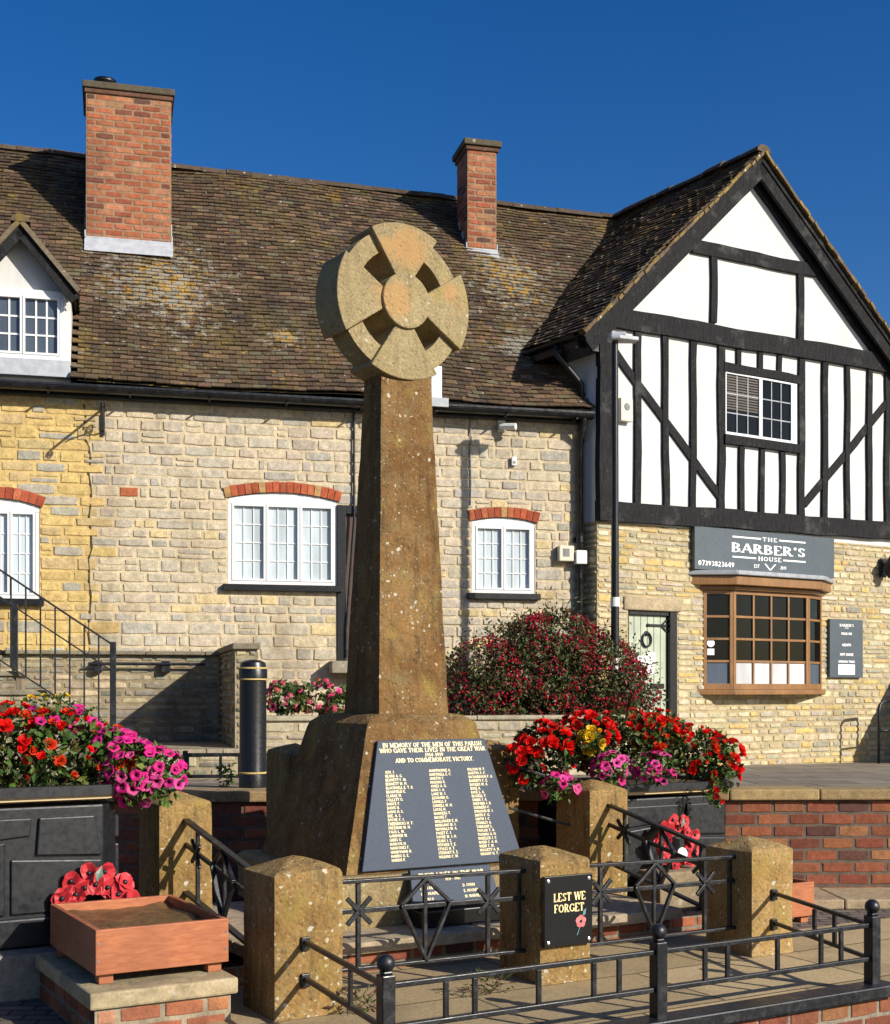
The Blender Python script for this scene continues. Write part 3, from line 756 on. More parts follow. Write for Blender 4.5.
# ------------------------------------------------------------------ platform and side steps of the memorial
t=frame_thing('stone_platform','stone flagged platform inside the memorial railings','platform',E)
mb=MB(); masonry(mb,.02,3.42,.0,PLAT-.07,pal_brick2,31,(.075,.075),(.215,.215),.012,.006,T=lambda u,y,z:(u,y+.82,z),brick=True,bev=.004,rough=.005,mortar=(.2,.165,.12))
mb.build('riser',[M['brick'],M['brick']],t)
mb=MB(); rnd=random.Random(8)
for r,(ya,yb) in enumerate(((.76,1.15),(1.16,1.7),(1.71,2.5))):
    x=.22
    while x<3.2:
        w=min(rnd.uniform(.55,.85),3.2-x)
        if 3.2-x-w<.2: w=3.2-x
        mb.box(x,x+w-.01,ya,yb,PLAT-.07,PLAT+rnd.uniform(-.004,.003),c=jit((.36,.29,.19),rnd,.12)); x+=w
mb.build('flagstone',M['coping'],t,bevel=.01)

def side_step(name,label,x0,x1,y0,y1,back=None,seed=0):
    t=frame_thing(name,label,'step',E); mb=MB()
    masonry(mb,x0+.03,x1-.03,.0,STEP-.08,pal_brick2 if 0 else (lambda x,z,r: jit(choose([(4,(.40,.16,.075)),(2,(.34,.12,.06)),(1,(.45,.22,.12))],r),r,.1)),seed,(.085,.085),(.215,.215),.013,.006,T=lambda u,y,z:(u,y+y0+.03,z),brick=True,bev=.004,rough=.005,mortar=(.34,.28,.19))
    masonry(mb,-y1,-y0-.03,.0,STEP-.08,pal_brick2,seed+1,(.085,.085),(.215,.215),.013,.006,T=lambda u,y,z:(x0+.03+y,-u,z),brick=True,bev=.004,rough=.005,mortar=(.2,.165,.12))
    mb.build('brickwork',[M['brick'],M['brick']],t)
    s=MB(); s.box(x0,x1,y0,y1,STEP-.08,STEP,c=(.40,.32,.19)); s.build('slab',M['coping'],t,bevel=.012)
    return t
side_step('side_step','brick step with worn stone slab under the orange wooden box',-.865,-.14,.12,1.22,seed=41)
t=frame_thing('planter_plinth','grey stone slab base under the left black planter','plinth',E)
mb=MB(); mb.box(-3.6,-.25,1.225,3.2,.0,STEP-.004,c=(.26,.235,.19)); mb.build('slab',M['coping'],t,bevel=.012)

# ------------------------------------------------------------------ stone pillars
def pillar(label,x,y,ztop,seed,w=.34,dp=.42,zb=-.02,group='ironstone pillars around the war memorial',m='iron',cap=.075):
    t=frame_thing('stone_pillar',label,'pillar',E,x+w/2,y+dp/2,zb,group)
    rnd=random.Random(seed); bm=bmesh.new(); N=7; K=18; H=ztop-cap-zb
    def off(p,a): return noise.noise(Vector(p)*3.1+Vector((seed,0,0)))*a+noise.noise(Vector(p)*11+Vector((0,seed,0)))*a*.45
    rings=[]
    prof=[(i/K*H,1.0) for i in range(K+1)]+[(H+.012,.955),(H+.012+cap*.30,.66),(H+.012+cap*.62,.33)]
    for z,s in prof:
        ring=[]
        for e in range(4):
            for i in range(N):
                f=-1+2*i/N
                q={0:(f,-1),1:(1,f),2:(-f,1),3:(-1,-f)}[e]
                # soft arris
                r=1-.022*(abs(f)>.99)
                X,Y=q[0]*w/2*s*r,q[1]*dp/2*s*r
                k=1+off((X,Y,z),.022 if z<H*.95 else .045)
                ring.append(bm.verts.new((X*k,Y*k,z+off((Y,X,z),.008)+(off((X,Y,3),.02) if s<1 else 0))))
        rings.append(ring)
    for a,b in zip(rings,rings[1:]):
        n=len(a)
        for i in range(n): bm.faces.new((a[i],a[(i+1)%n],b[(i+1)%n],b[i]))
    top=bm.verts.new((0,0,H+cap))
    for i in range(len(rings[-1])): bm.faces.new((rings[-1][i],rings[-1][(i+1)%len(rings[-1])],top))
    me=bpy.data.meshes.new('shaft'); bm.to_mesh(me); bm.free(); me.materials.append(M[m])
    me.polygons.foreach_set('use_smooth',[True]*len(me.polygons)); me.set_sharp_from_angle(angle=rad(28))
    o=bpy.data.objects.new('shaft',me); COL.objects.link(o); o.parent=t
    return t
MX=1.548; FX=3.084
pillar('spotted ironstone pillar at the near left corner, knee rail fixed to its face',-.005,0,.815,1,w=.375,m='pillar')
pm=pillar('ironstone pillar carrying the black plaque with a poppy',MX,0,.775,2,m='pillar')
pillar('ironstone pillar with a pale lichened face at the right front corner',FX,0,.745,3,m='ironlight')
pillar('square ironstone pillar between the left planter and the side railing',0,1.80,1.03,4,m='pillar')
pillar('ironstone pillar in front of the right black planter',FX,1.64,1.0,5,m='pillar')
pillar('tall ironstone pillar tucked behind the dark side of the memorial base',1.27,2.80,1.26,6,m='pillar',w=.30)
pillar('ironstone pillar half hidden behind the right edge of the memorial plinth',2.72,2.45,1.27,7,m='pillar',w=.30)

# ------------------------------------------------------------------ the cross
YC=1.893; XC=MX+.17
xl,zb=E.uv(345,876,YC-.62); xr,_=E.uv(522,866,YC-.62); hb=(xr-xl)/2
for _ in range(4):
    xl,zb=E.uv(345,876,YC-hb); xr,_q=E.uv(522,866,YC-hb); hb=(xr-xl)/2
XC=(xl+xr)/2
ht=.42
for _ in range(4):
    a_,zt=E.uv(365,729,YC-ht); b_,_q=E.uv(479,728,YC-ht); ht=(b_-a_)/2
hs=.26
for _ in range(4):
    a_,zs=E.uv(379,714,YC-hs); b_,_q=E.uv(450,712,YC-hs); hs=(b_-a_)/2
xsh=(a_+b_)/2-XC; xpt=0
hst=.18
a_,zst=E.uv(381,376,YC-.13); b_,_q=E.uv(431,376,YC-.13); hst=(b_-a_)/2; xst=(a_+b_)/2-XC
print('shaft offsets',xsh,xst)
xw,zw=E.uv(404,301,YC-.15); _q,zwt=E.uv(404,223,YC-.15); R=zwt-zw
print('memorial',XC,hb,zb,ht,zt,hs,zs,hst,zst,xw-XC,zw,R)
mem=frame_thing('war_memorial_cross','tall weathered ironstone wheel cross on a sloping plinth','memorial',E,XC,YC,0)
def loft(rings,name,m,parent,seed,amp=.012,sub=8,lift=10,shift=(0,0)):
    """rings: (z, half x, half y); faces are divided and worn with noise"""
    bm=bmesh.new(); rs=[]
    full=[]
    for (z0,a0,b0),(z1,a1,b1) in zip(rings,rings[1:]):
        n=max(1,round(abs(z1-z0)*lift))
        for i in range(n):
            t=i/n; full.append((z0+(z1-z0)*t,a0+(a1-a0)*t,b0+(b1-b0)*t))
    full.append(rings[-1])
    z_0,z_1=full[0][0],full[-1][0]
    for z,a,b in full:
        ring=[]; ox=shift[0]+(shift[1]-shift[0])*(z-z_0)/(z_1-z_0)
        for e in range(4):
            for i in range(sub):
                f=-1+2*i/sub; q={0:(f,-1),1:(1,f),2:(-f,1),3:(-1,-f)}[e]; r=1-.018*(abs(f)>.99)
                X,Y=q[0]*a*r,q[1]*b*r; v=Vector((X,Y,z)); k=noise.noise(v*2.7+Vector((seed,0,0)))*amp+noise.noise(v*9+Vector((seed,4,0)))*amp*.5
                d=Vector((q[0],q[1],0)); ring.append(bm.verts.new(v+d*k+Vector((ox,0,0))))
        rs.append(ring)
    for a,b in zip(rs,rs[1:]):
        n=len(a)
        for i in range(n): bm.faces.new((a[i],a[(i+1)%n],b[(i+1)%n],b[i]))
    bm.faces.new(rs[-1]); bm.faces.new(list(reversed(rs[0])))
    me=bpy.data.meshes.new(name); bm.to_mesh(me); bm.free(); me.materials.append(m)
    me.polygons.foreach_set('use_smooth',[True]*len(me.polygons)); me.set_sharp_from_angle(angle=rad(30))
    o=bpy.data.objects.new(name,me); COL.objects.link(o); o.parent=parent; return o
o=loft([(PLAT-.01,hb+.10,hb+.20),(zb-.03,hb+.10,hb+.20),(zb-.003,hb+.07,hb+.17)],'base_block',M['sandslab'],mem,3,.012); o.location.y=.10
DP=.05
o=loft([(zb,hb,hb+DP),(zt-.01,ht,ht+DP),(zt+.03,ht-.012,ht-.012+DP),(zs-.01,hs+.075,hs+.075+DP),(zs,hs+.02,hs+.02+DP)],'plinth',M['iron'],mem,5,.012,10,10,(0,xsh*.8)); o.location.y=DP
loft([(zs-.005,hs,hs),(zst,hst,.128),(zw-R*.93,hst*1.02,.128)],'shaft',M['iron'],mem,9,.008,8,8,(xsh,xst))
# wheel head: four flared arms over a recessed ring, boss in the middle
def wear(o,amp,seed):
    for v in o.data.vertices:
        p=v.co.copy(); v.co=p+Vector((noise.noise(p*5+Vector((seed,0,0))),noise.noise(p*5+Vector((0,seed,0))),noise.noise(p*5+Vector((0,0,seed)))))*amp
def place(o): o.location=(xw-XC,0,zw); o.rotation_euler=(0,0,rad(4)); return o
def arc(r,a0,a1,n): return [(r*math.cos(rad(a0+(a1-a0)*i/n)),r*math.sin(rad(a0+(a1-a0)*i/n))) for i in range(n+1)]
mb=MB()
n=72; ro,ri=R*.925,R*.675
for i in range(n):
    a,b=2*math.pi*i/n,2*math.pi*(i+1)/n
    q=[(ri*math.cos(a),ri*math.sin(a)),(ro*math.cos(a),ro*math.sin(a)),(ro*math.cos(b),ro*math.sin(b)),(ri*math.cos(b),ri*math.sin(b))]
    Y0,Y1=-.108,.108
    mb.poly([(q[0][0],Y0,q[0][1]),(q[1][0],Y0,q[1][1]),(q[2][0],Y0,q[2][1]),(q[3][0],Y0,q[3][1])])
    mb.poly([(q[3][0],Y1,q[3][1]),(q[2][0],Y1,q[2][1]),(q[1][0],Y1,q[1][1]),(q[0][0],Y1,q[0][1])])
    mb.poly([(q[1][0],Y0,q[1][1]),(q[1][0],Y1,q[1][1]),(q[2][0],Y1,q[2][1]),(q[2][0],Y0,q[2][1])])
    mb.poly([(q[3][0],Y0,q[3][1]),(q[3][0],Y1,q[3][1]),(q[0][0],Y1,q[0][1]),(q[0][0],Y0,q[0][1])])
ringo=mb.build('ring',M['ironhead'],mem); place(ringo)
for k in range(4):
    mb=MB(); base=90*k
    pts=[(R*.30,-R*.125)]+[(R*math.cos(rad(t)),R*math.sin(rad(t))) for t in [-30+60*i/18 for i in range(19)]]+[(R*.30,R*.125)]
    # side edges bow in slightly
    c,s=math.cos(rad(base)),math.sin(rad(base))
    pts=[(x*c-z*s,x*s+z*c) for x,z in pts]
    mb.prism(pts,-.148,.148); o=mb.build('arm',M['ironhead'],mem,bevel=.008); place(o)
mb=MB(); mb.prism([(R*.355*math.cos(2*math.pi*i/40),R*.355*math.sin(2*math.pi*i/40)) for i in range(40)],-.172,.172)
place(mb.build('boss',M['ironhead'],mem,bevel=.01))

# plaque on the sloping front face: its own axes, x along, z up the slope
SL=math.hypot(zt-zb,hb-ht); ca,sa=(zt-zb)/SL,(hb-ht)/SL
def slope_put(x,s,off): return (x, -hb+sa*s-off*ca, zb+ca*s+off*sa)   # s metres up the slope, off metres proud
def slope_uv(px,py):
    # intersect the ray with the sloping face (memorial local axes)
    d=hb
    for _ in range(30):
        u,z=E.uv(px,py,YC-d); d2=hb-(z-zb)/(zt-zb)*(hb-ht)
        if abs(d2-d)<1e-6: break
        d=d2
    return u-XC,(z-zb)/ca
c=[slope_uv(*p) for p in ((360,876),(521,866),(482,741),(375,740))]
s0=(c[0][1]+c[1][1])/2; s1=(c[2][1]+c[3][1])/2; s0=max(s0,.012)
pl=[(c[0][0],s0),(c[1][0],s0),(c[2][0],s1),(c[3][0],s1)]
print('plaque',pl,SL)
mb=MB(); b=len(mb.v)
fr=[slope_put(x,s,.036) for x,s in pl]; bk=[slope_put(x,s,-.02) for x,s in pl]
mb.hexa([bk[0],bk[1],fr[1],fr[0],bk[3],bk[2],fr[2],fr[3]])
plq=mb.build('plaque',M['granite'],mem,bevel=.004); tag(plq,'dark blue slate plaque with gold names')
def tput(x,z,k): return slope_put(x,z,.0375+.00012*k)
mb=MB(); Hp=s1-s0
def wid(s): f=(s-s0)/Hp; return pl[0][0]+(pl[3][0]-pl[0][0])*f, pl[1][0]+(pl[2][0]-pl[1][0])*f
def line(sx,fr_,s,f0,f1,h):
    a,b=wid(s); text(mb,sx,(a+(b-a)*(f0+f1)/2),s,h,tput,'C',.2,.11,True,.05,(b-a)*(f1-f0))
hh=Hp*.034
line('IN MEMORY OF THE MEN OF THIS PARISH',0,s1-Hp*.058,.05,.95,hh)
line('WHO GAVE THEIR LIVES IN THE GREAT WAR',0,s1-Hp*.100,.03,.97,hh)
line('1914-1919',0,s1-Hp*.138,.42,.58,hh*.85)
line('AND TO COMMEMORATE VICTORY.',0,s1-Hp*.180,.17,.84,hh)
names=['ASH. J.|BEARD A. G.|BENNETT F. M.|BENNETT W. H.|BLACKWELL E. T. B.|BROMFIELD E.|CLARKE W.|COLLETT G.|DANCE F.|DAVIS H.|DAVIS H. S.|DEE. A. S.|DYCHE C. J.|FREDERICKS H. T.|FREEMAN W. H.|FAUX L. W.|GARDNER W.|GIBBS G.|HANCOX H.|HANCOXES F.|HANDYMAN H.|HARRIS G. E.|HARRIS P.',
 'HAWTHORNE A.|HARTWELL E. C.|HARTIN C.|HIGGINS R.|JONES A. G.|KING J. A.|LANE W. J.|LEONARD G.|LINNELL F.|LINNELL W. H.|LOCKE H.|MANNERS T.|MOORE F.|MULLINGER E. H.|MORGANS W. J.|NICHOLLS W. A.|PAGET C. J.|PAYNE W. J. H.|PEARS J. S.|PITCHER T. E.|STYLES H. T.|STEWART R. E.|WILKINS C. W.',
 'WILSON W. P.|MARTIN A. C.|RICHARDSON F. A.|ROBERTS C. E.|ROGERS W. A.|ROSE A.|ROSE L. A.|RUSSELL T.|SIMMS J. A.|SHEPARD J. R.|SUMMERS C.|SPROSON W. J.|SMITH F. G.|SMITH J. C.|STANLEY A.|TARRANT L.|TAYLOR T. A.|THOMAS A. H.|WHEELER J. C.|WARD C. A. H.|WEBB T. W.|WIGGETT A. N.|WRIGHT N. T.']
for q,(col,f) in enumerate(zip(names,(.09,.445,.765))):
    L=col.split('|'); top=.245; step=(.955-top)/23
    for i,nm in enumerate(L):
        s=s1-Hp*(top+step*(i+.55)); f2=f+(i/23)*(.085,.02,-.035)[q]
        a,b_=wid(s); text(mb,nm,a+(b_-a)*f2,s,Hp*.0215,tput,'L',.22,.13,False,.06)
mb.build('inscription',M['gold'],plq)
# second, smaller slate leaning at the plinth foot, and a dark granite step block
def quadframe(p0,p1,p2,p3): pass
w0,z0_=E.uv(412,902,YC-hb-.22); w1,_q=E.uv(500,897,YC-hb-.22); z1_=E.uv(412,876,YC-hb-.12)[1]
w0-=XC; w1-=XC; z0_=PLAT+.115; z1_=z0_+.215
YF=-hb-.105
mb=MB(); mb.hexa([(w0,YF-.13,z0_),(w1,YF-.13,z0_),(w1,YF-.10,z0_),(w0,YF-.10,z0_),(w0+.03,YF-.035,z1_),(w1-.03,YF-.035,z1_),(w1-.03,YF-.004,z1_),(w0+.03,YF-.004,z1_)])
p2=mb.build('plaque',M['granite'],mem,bevel=.003); tag(p2,'smaller slate plaque leaning low on the plinth')
L2=math.hypot(.095,z1_-z0_)
def put2(x,s,k): f=s/L2; o=.0015+.00012*k; return (x,YF-.13+.095*f-o*.9,z0_+(z1_-z0_)*f+o*.4)
mb=MB(); cx=(w0+w1)/2
text(mb,'THEIR LIVES IN THE WAR',cx,L2*.80,.022,put2,'C',.2,.12,False,.05,(w1-w0)*.74)
text(mb,'1939 - 1945',cx,L2*.66,.018,put2,'C',.2,.12,False)
for i,(a,b_) in enumerate((('J. BRYAN','D. CONN'),('J. H. HUNTER','E. HUGHES'),('A. FIELD','M. WARNER'))):
    text(mb,a,w0+.07,L2*(.46-.15*i),.018,put2,'L',.2,.12,False); text(mb,b_,cx+.06,L2*(.46-.15*i),.018,put2,'L',.2,.12,False)
mb.build('inscription',M['gold'],p2)
mb=MB(); mb.box(w0+.02,w1+.35,YF-.20,YF-.03,PLAT+.001,PLAT+.098); g=mb.build('granite_step',M['granitedark'],mem,bevel=.005)
# ------------------------------------------------------------------ poppy plaque on the middle pillar
t=frame_thing('memorial_plaque','black LEST WE FORGET plaque with a poppy on the middle pillar','plaque',E,MX,-.012)
a,zT=E.uv(543,877,-.02); b_,_=E.uv(591,874,-.02); zB=E.uv(543,948,-.02)[1]; a-=MX; b_-=MX
mb=MB(); mb.prism([(a,zB),(b_,zB),(b_,zT),(a,zT)],-.022,.005); mb.build('plate',M['granitedark'],t,bevel=.003)
w=b_-a; hgt=zT-zB; cx=(a+b_)/2
pp=lambda x,z,k:(x,-.0235-.0001*k,z)
mb=MB(); text(mb,'LEST WE',cx+.005,zT-hgt*.36,hgt*.115,pp,'C',.2,.1,True,.06,w*.66); text(mb,'FORGET',cx+.002,zT-hgt*.52,hgt*.115,pp,'C',.2,.1,True,.06,w*.62)
mb.build('lettering',M['gold'],t)
mb=MB()
for sx in (a+.025,b_-.025):
    for sz in (zB+.025,zT-.025): mb.lathe([(.011,0),(.010,.004),(.005,.006)],12,(0,0,0)); n=len(mb.v)-36; mb.v[n:]=[(sx+p[0],-.022-p[2],sz+p[1]) for p in mb.v[n:]]
mb.build('screw',m_plain('bright_screw',(.6,.6,.58),.3,.8,bump=0),t)
mb=MB(); px_,pz_=a+w*.75,zB+hgt*.33
for k in range(5):
    ang=2*math.pi*k/5+.3; c=(px_+.017*math.cos(ang),pz_+.017*math.sin(ang)); pts=[(c[0]+.019*math.cos(q*.6283),c[1]+.019*math.sin(q*.6283)) for q in range(10)]
    mb.poly([(x,-.0236-.0003*k,z) for x,z in pts],0,jit((.62,.17,.17),random.Random(k),.2))
mb.poly([(px_+.009*math.cos(q*.6283),-.0256,pz_+.009*math.sin(q*.6283)) for q in range(10)],0,(.02,.01,.02))
mb.poly([(px_+.012,-.0236,pz_+.03),(px_+.03,-.0236,pz_+.035),(px_+.037,-.0236,pz_+.07),(px_+.018,-.0236,pz_+.058)],0,(.12,.24,.27))
mb.poly([(px_-.008,-.0235,pz_-.03),(px_-.003,-.0235,pz_-.03),(px_-.022,-.0235,pz_-.075),(px_-.028,-.0235,pz_-.075)],0,(.10,.22,.24))
mb.build('poppy_emblem',m_tint('emblem_paint',.5,0,.3,.05),t)

# ------------------------------------------------------------------ iron railing panels
def panel(name,label,p0,p1,z0,z1,zt0,zt1,flip=False,group='ornamental iron railing panels between pillars'):
    """p0,p1 in the memorial axes (x,y); bottom z0,z1 and top zt0,zt1 at either end"""
    t=frame_thing(name,label,'railing',E,p0[0],p0[1],0,group)
    dx,dy=p1[0]-p0[0],p1[1]-p0[1]
    def q(f,h,o=0): # f along, h share of height
        zz=(z0+(z1-z0)*f)*(1-h)+(zt0+(zt1-zt0)*f)*h; L=math.hypot(dx,dy)
        return (dx*f+dy/L*o,dy*f-dx/L*o,zz)
    mb=MB(); mb.bar(q(0,1),q(1,1),.042,.020); mb.build('top_rail',M['black'],t,bevel=.003)
    mb=MB(); mb.bar(q(0,0),q(1,0),.042,.018); mb.build('bottom_rail',M['black'],t,bevel=.003)
    mb=MB(); mb.bar(q(0,.66),q(1,.66),.020,.026); mb.build('middle_rail',M['black'],t,bevel=.003)
    up=(-dx,-dy,0)
    for f in (.16,.80,.965):
        mb=MB(); mb.bar(q(f,.0),q(f,1),.024,.022); mb.build('upright',M['black'],t,bevel=.003)
    L=math.hypot(dx,dy); H=(zt0-z0)
    for f in (.16,.80):
        mb=MB()
        for sg in (-1,1):
            r=.068; mb.bar(q(f-r/L,.66-sg*r/H,.012),q(f+r/L,.66+sg*r/H,.012),.024,.018,up=(dy,-dx,0))
        mb.build('star',M['black'],t,bevel=.003)
    k=[(.48,.985),(.60,.69),(.48,.02),(.36,.69)]; mb=MB()
    for i in range(4): a,b=k[i],k[(i+1)%4]; mb.bar(q(*a,.014),q(*b,.014),.018,.027,up=(dy,-dx,0))
    mb.bar(q(.48,.02,.002),q(.48,.98,.002),.022,.020)
    mb.build('diamond',M['black'],t,bevel=.003)
    return t
zt0=E.uv(346,880,.2)[1]; zt1=E.uv(507,871,.2)[1]; zb0=E.uv(360,966,.2)[1]
print('panel',zt0,zt1,zb0)
zt_=(zt0+zt1)/2
panel('railing_panel','black iron diamond panel between the spotted corner pillar and the plaque pillar',(.33,.16),(MX+.01,.16),zb0,zb0-.01,zt_+.01,zt_-.01)
zt0=E.uv(597,866,.2)[1]; zb1=E.uv(700,942,.2)[1]
panel('railing_panel','black iron diamond panel between the plaque pillar and the pale lichened pillar',(MX+.33,.16),(FX+.01,.16),zb0-.02,zb0-.02,zt_-.01,zt_-.03)
panel('railing_panel','black iron side panel sloping down beside the orange wooden box',(.17,1.82),(.17,.40),.42,.22,.86,.62)
panel('railing_panel','black iron side panel sloping down in front of the right planter',(FX+.17,1.66),(FX+.17,.40),.42,.20,.83,.60)

# low knee rail round the front
t=frame_thing('knee_rail','low black iron knee rail with ball finials along the front','railing',E,0,0,PZ)
PX=(.093,1.564,3.02); PY=-.985; zr=E.uv(383,972,PY)[1]-PZ; zt=.385-PZ*0
for x in PX:
    mb=MB(); mb.box(x-.032,x+.032,PY-.032,PY+.032,-.02,.405); mb.box(x-.022,x+.022,PY-.022,PY+.022,.405,.42); o=mb.build('post',M['black'],t,bevel=.006)
    mb=MB(); mb.ball((x,PY,.452),.040,20); mb.build('ball_finial',M['black'],o,smooth=True)
for z in (.355,.175):
    mb=MB()
    for a,b in zip(PX,PX[1:]): mb.bar((a+.03,PY,z),(b-.03,PY,z),.026,.024)
    mb.bar((PX[0],PY+.03,z),(.155,-.02,z+.02),.024,.022); mb.bar((PX[2],PY+.03,z),(FX+.17,-.02,z+.02),.024,.022)
    for x in (.155,FX+.17): mb.box(x-.022,x+.022,-.02,.01,z-.022,z+.045)
    mb.build('rail',M['black'],t,bevel=.004)
for a,b in zip(PX,PX[1:]):
    for f in (.20,.30,.53,.74,.84):
        x=a+(b-a)*f; mb=MB(); mb.box(x-.012,x+.012,PY-.008,PY+.008,.187,.343); mb.build('baluster',M['black'],t,bevel=.002)
for (x0,x1) in ((PX[0],.155),(PX[2],FX+.17)):
    for f in (.35,.55) if x0>1 else (.4,):
        y=PY+(0-PY)*f; x=x0+(x1-x0)*f; mb=MB(); mb.box(x-.008,x+.008,y-.012,y+.012,.187,.35); mb.build('baluster',M['black'],t,bevel=.002)
# rail falling from the rear pillar to the pillar by the right planter
t=frame_thing('handrail','black iron handrail falling behind the plinth to the planter pillar','handrail',E,2.55,2.0,0)
mb=MB(); mb.bar((.12,.05,1.12),(FX-2.52,-.12,.95),.04,.022); mb.build('rail',M['black'],t,bevel=.004)
mb=MB(); mb.bar((.12,.05,.80),(FX-2.52,-.12,.66),.03,.02); mb.build('rail',M['black'],t,bevel=.004)

# ------------------------------------------------------------------ wooden boxes, wreaths
def wood_box(label,x0,x1,y0,y1,z,h,soil=True):
    t=frame_thing('wooden_box',label,'wooden box',E,(x0+x1)/2,(y0+y1)/2,z,'orange stained wooden boxes beside the memorial')
    w,d=(x1-x0)/2,(y1-y0)/2; th=.028
    for nm,b in (('front_board',(-w,w,-d,-d+th)),('back_board',(-w,w,d-th,d)),('side_board',(-w,-w+th,-d+th+.002,d-th-.002)),('side_board',(w-th,w,-d+th+.002,d-th-.002))):
        mb=MB(); mb.box(*b,.05,.05+h); mb.build(nm,M['boxwood'],t,bevel=.004)
    for sx in (-1,1):
        for sy in (-1,1):
            mb=MB(); mb.box(sx*(w-.06)-.035,sx*(w-.06)+.035,sy*(d-.07)-.035,sy*(d-.07)+.035,0,.05); mb.build('foot',M['boxwood'],t,bevel=.003)
    mb=MB(); N=14; rnd=random.Random(3)
    for i in range(N):
        for j in range(N):
            g=lambda i,j:(-w+th+(2*w-2*th)*i/N,-d+th+(2*d-2*th)*j/N,.05+h*.80+noise.noise(Vector((i*.35,j*.35,0)))*.02)
            mb.poly([g(i,j),g(i+1,j),g(i+1,j+1),g(i,j+1)])
    mb.build('soil',M['soil'],t)
    mb=MB()
    for sx in (-1,1):
        for q in (.3,.7): mb.lathe([(.007,0),(.006,.002)],8,(0,0,0)); n_=len(mb.v)-16; mb.v[n_:]=[(sx*(w-.014)+p[0],-d-.0-p[2],.05+h*q+p[1]) for p in mb.v[n_:]]
    mb.build('screws',M['greyplastic'],t)
    return t
X0=E.uv(95,930,.27)[0]; X1=E.uv(228,918,.27)[0]
wood_box('orange wooden tray filled with brown soil on the brick step',X0,X1,.26,1.15,STEP+.001,.215)
wood_box('orange wooden box mostly hidden behind the pale lichened pillar',3.86,4.47,.85,1.2,.001,.24)
def wreath(label,loc,rz,R,tilt,seed,n=22):
    t=thing('poppy_wreath',label,'wreath',loc,rz,'poppy wreaths leaning on the planters')
    rnd=random.Random(seed); base=MB()
    K=28; path=[(R*.72*math.cos(2*math.pi*i/K),0,R*.72*math.sin(2*math.pi*i/K)) for i in range(K+1)]
    base.tube(path,R*.2,10,0,None,False); b=base.build('ring',M['poppyred'],t,smooth=True)
    parts=[b]
    for i in range(n):
        a=2*math.pi*i/n*1.0+rnd.uniform(-.1,.1); rr=R*(.72+.16*(1 if i%2 else -1)+rnd.uniform(-.03,.03)); c=Vector((rr*math.cos(a),-R*.2+abs(rr-R*.72)*.3,rr*math.sin(a)))
        mb=MB(); pr=R*.22
        for s in (0,1):
            ang0=rnd.uniform(0,6.28); b0=len(mb.v); mb.v.append((0,0,0)); m_=14
            for k in range(m_):
                th=2*math.pi*k/m_; ex=1+.25*math.cos(2*(th+ang0))
                mb.v.append((pr*ex*math.cos(th),-pr*.35*abs(math.sin(th+ang0))-s*.004-rnd.uniform(0,.12)*pr,pr*ex*math.sin(th)))
            for k in range(m_): mb.face([b0,b0+1+(k+1)%m_,b0+1+k])
        p=mb.build('poppy',M['poppyred'],t); p.location=c; p.rotation_euler=(rnd.uniform(-.35,.35)+.25*math.sin(a),0,rnd.uniform(-.3,.3)+.3*math.cos(a))
        mb=MB(); mb.ball((0,-pr*.14,0),pr*.30,10); mb.build('poppy_centre',M['poppyblack'],p,smooth=True); parts.append(p)
    mb=MB(); mb.prism([(R*.24*math.cos(2*math.pi*i/24),R*.24*math.sin(2*math.pi*i/24)-R*.42) for i in range(24)],-R*.40,-R*.385); k=mb.build('card',M['paper'],t)
    mb=MB(); leaf(mb,Vector((0,-R*.45,R*.55)),Vector((.3,-.2,1)),Vector((0,-1,0)),R*.42,R*.2,(.20,.28,.22)); l=mb.build('leaf',M['leaf'],t)
    for o in list(t.children):
        o.matrix_basis=Matrix.Translation((0,0,R*.95*math.cos(tilt)))@Matrix.Rotation(-tilt,4,'X')@o.matrix_basis
    return t
p=E.world(E.uv(97,890,1.29)[0],1.29,STEP); wreath('red poppy wreath behind the orange box against the left planter',p,E.th-.25,.225,.40,7,24)
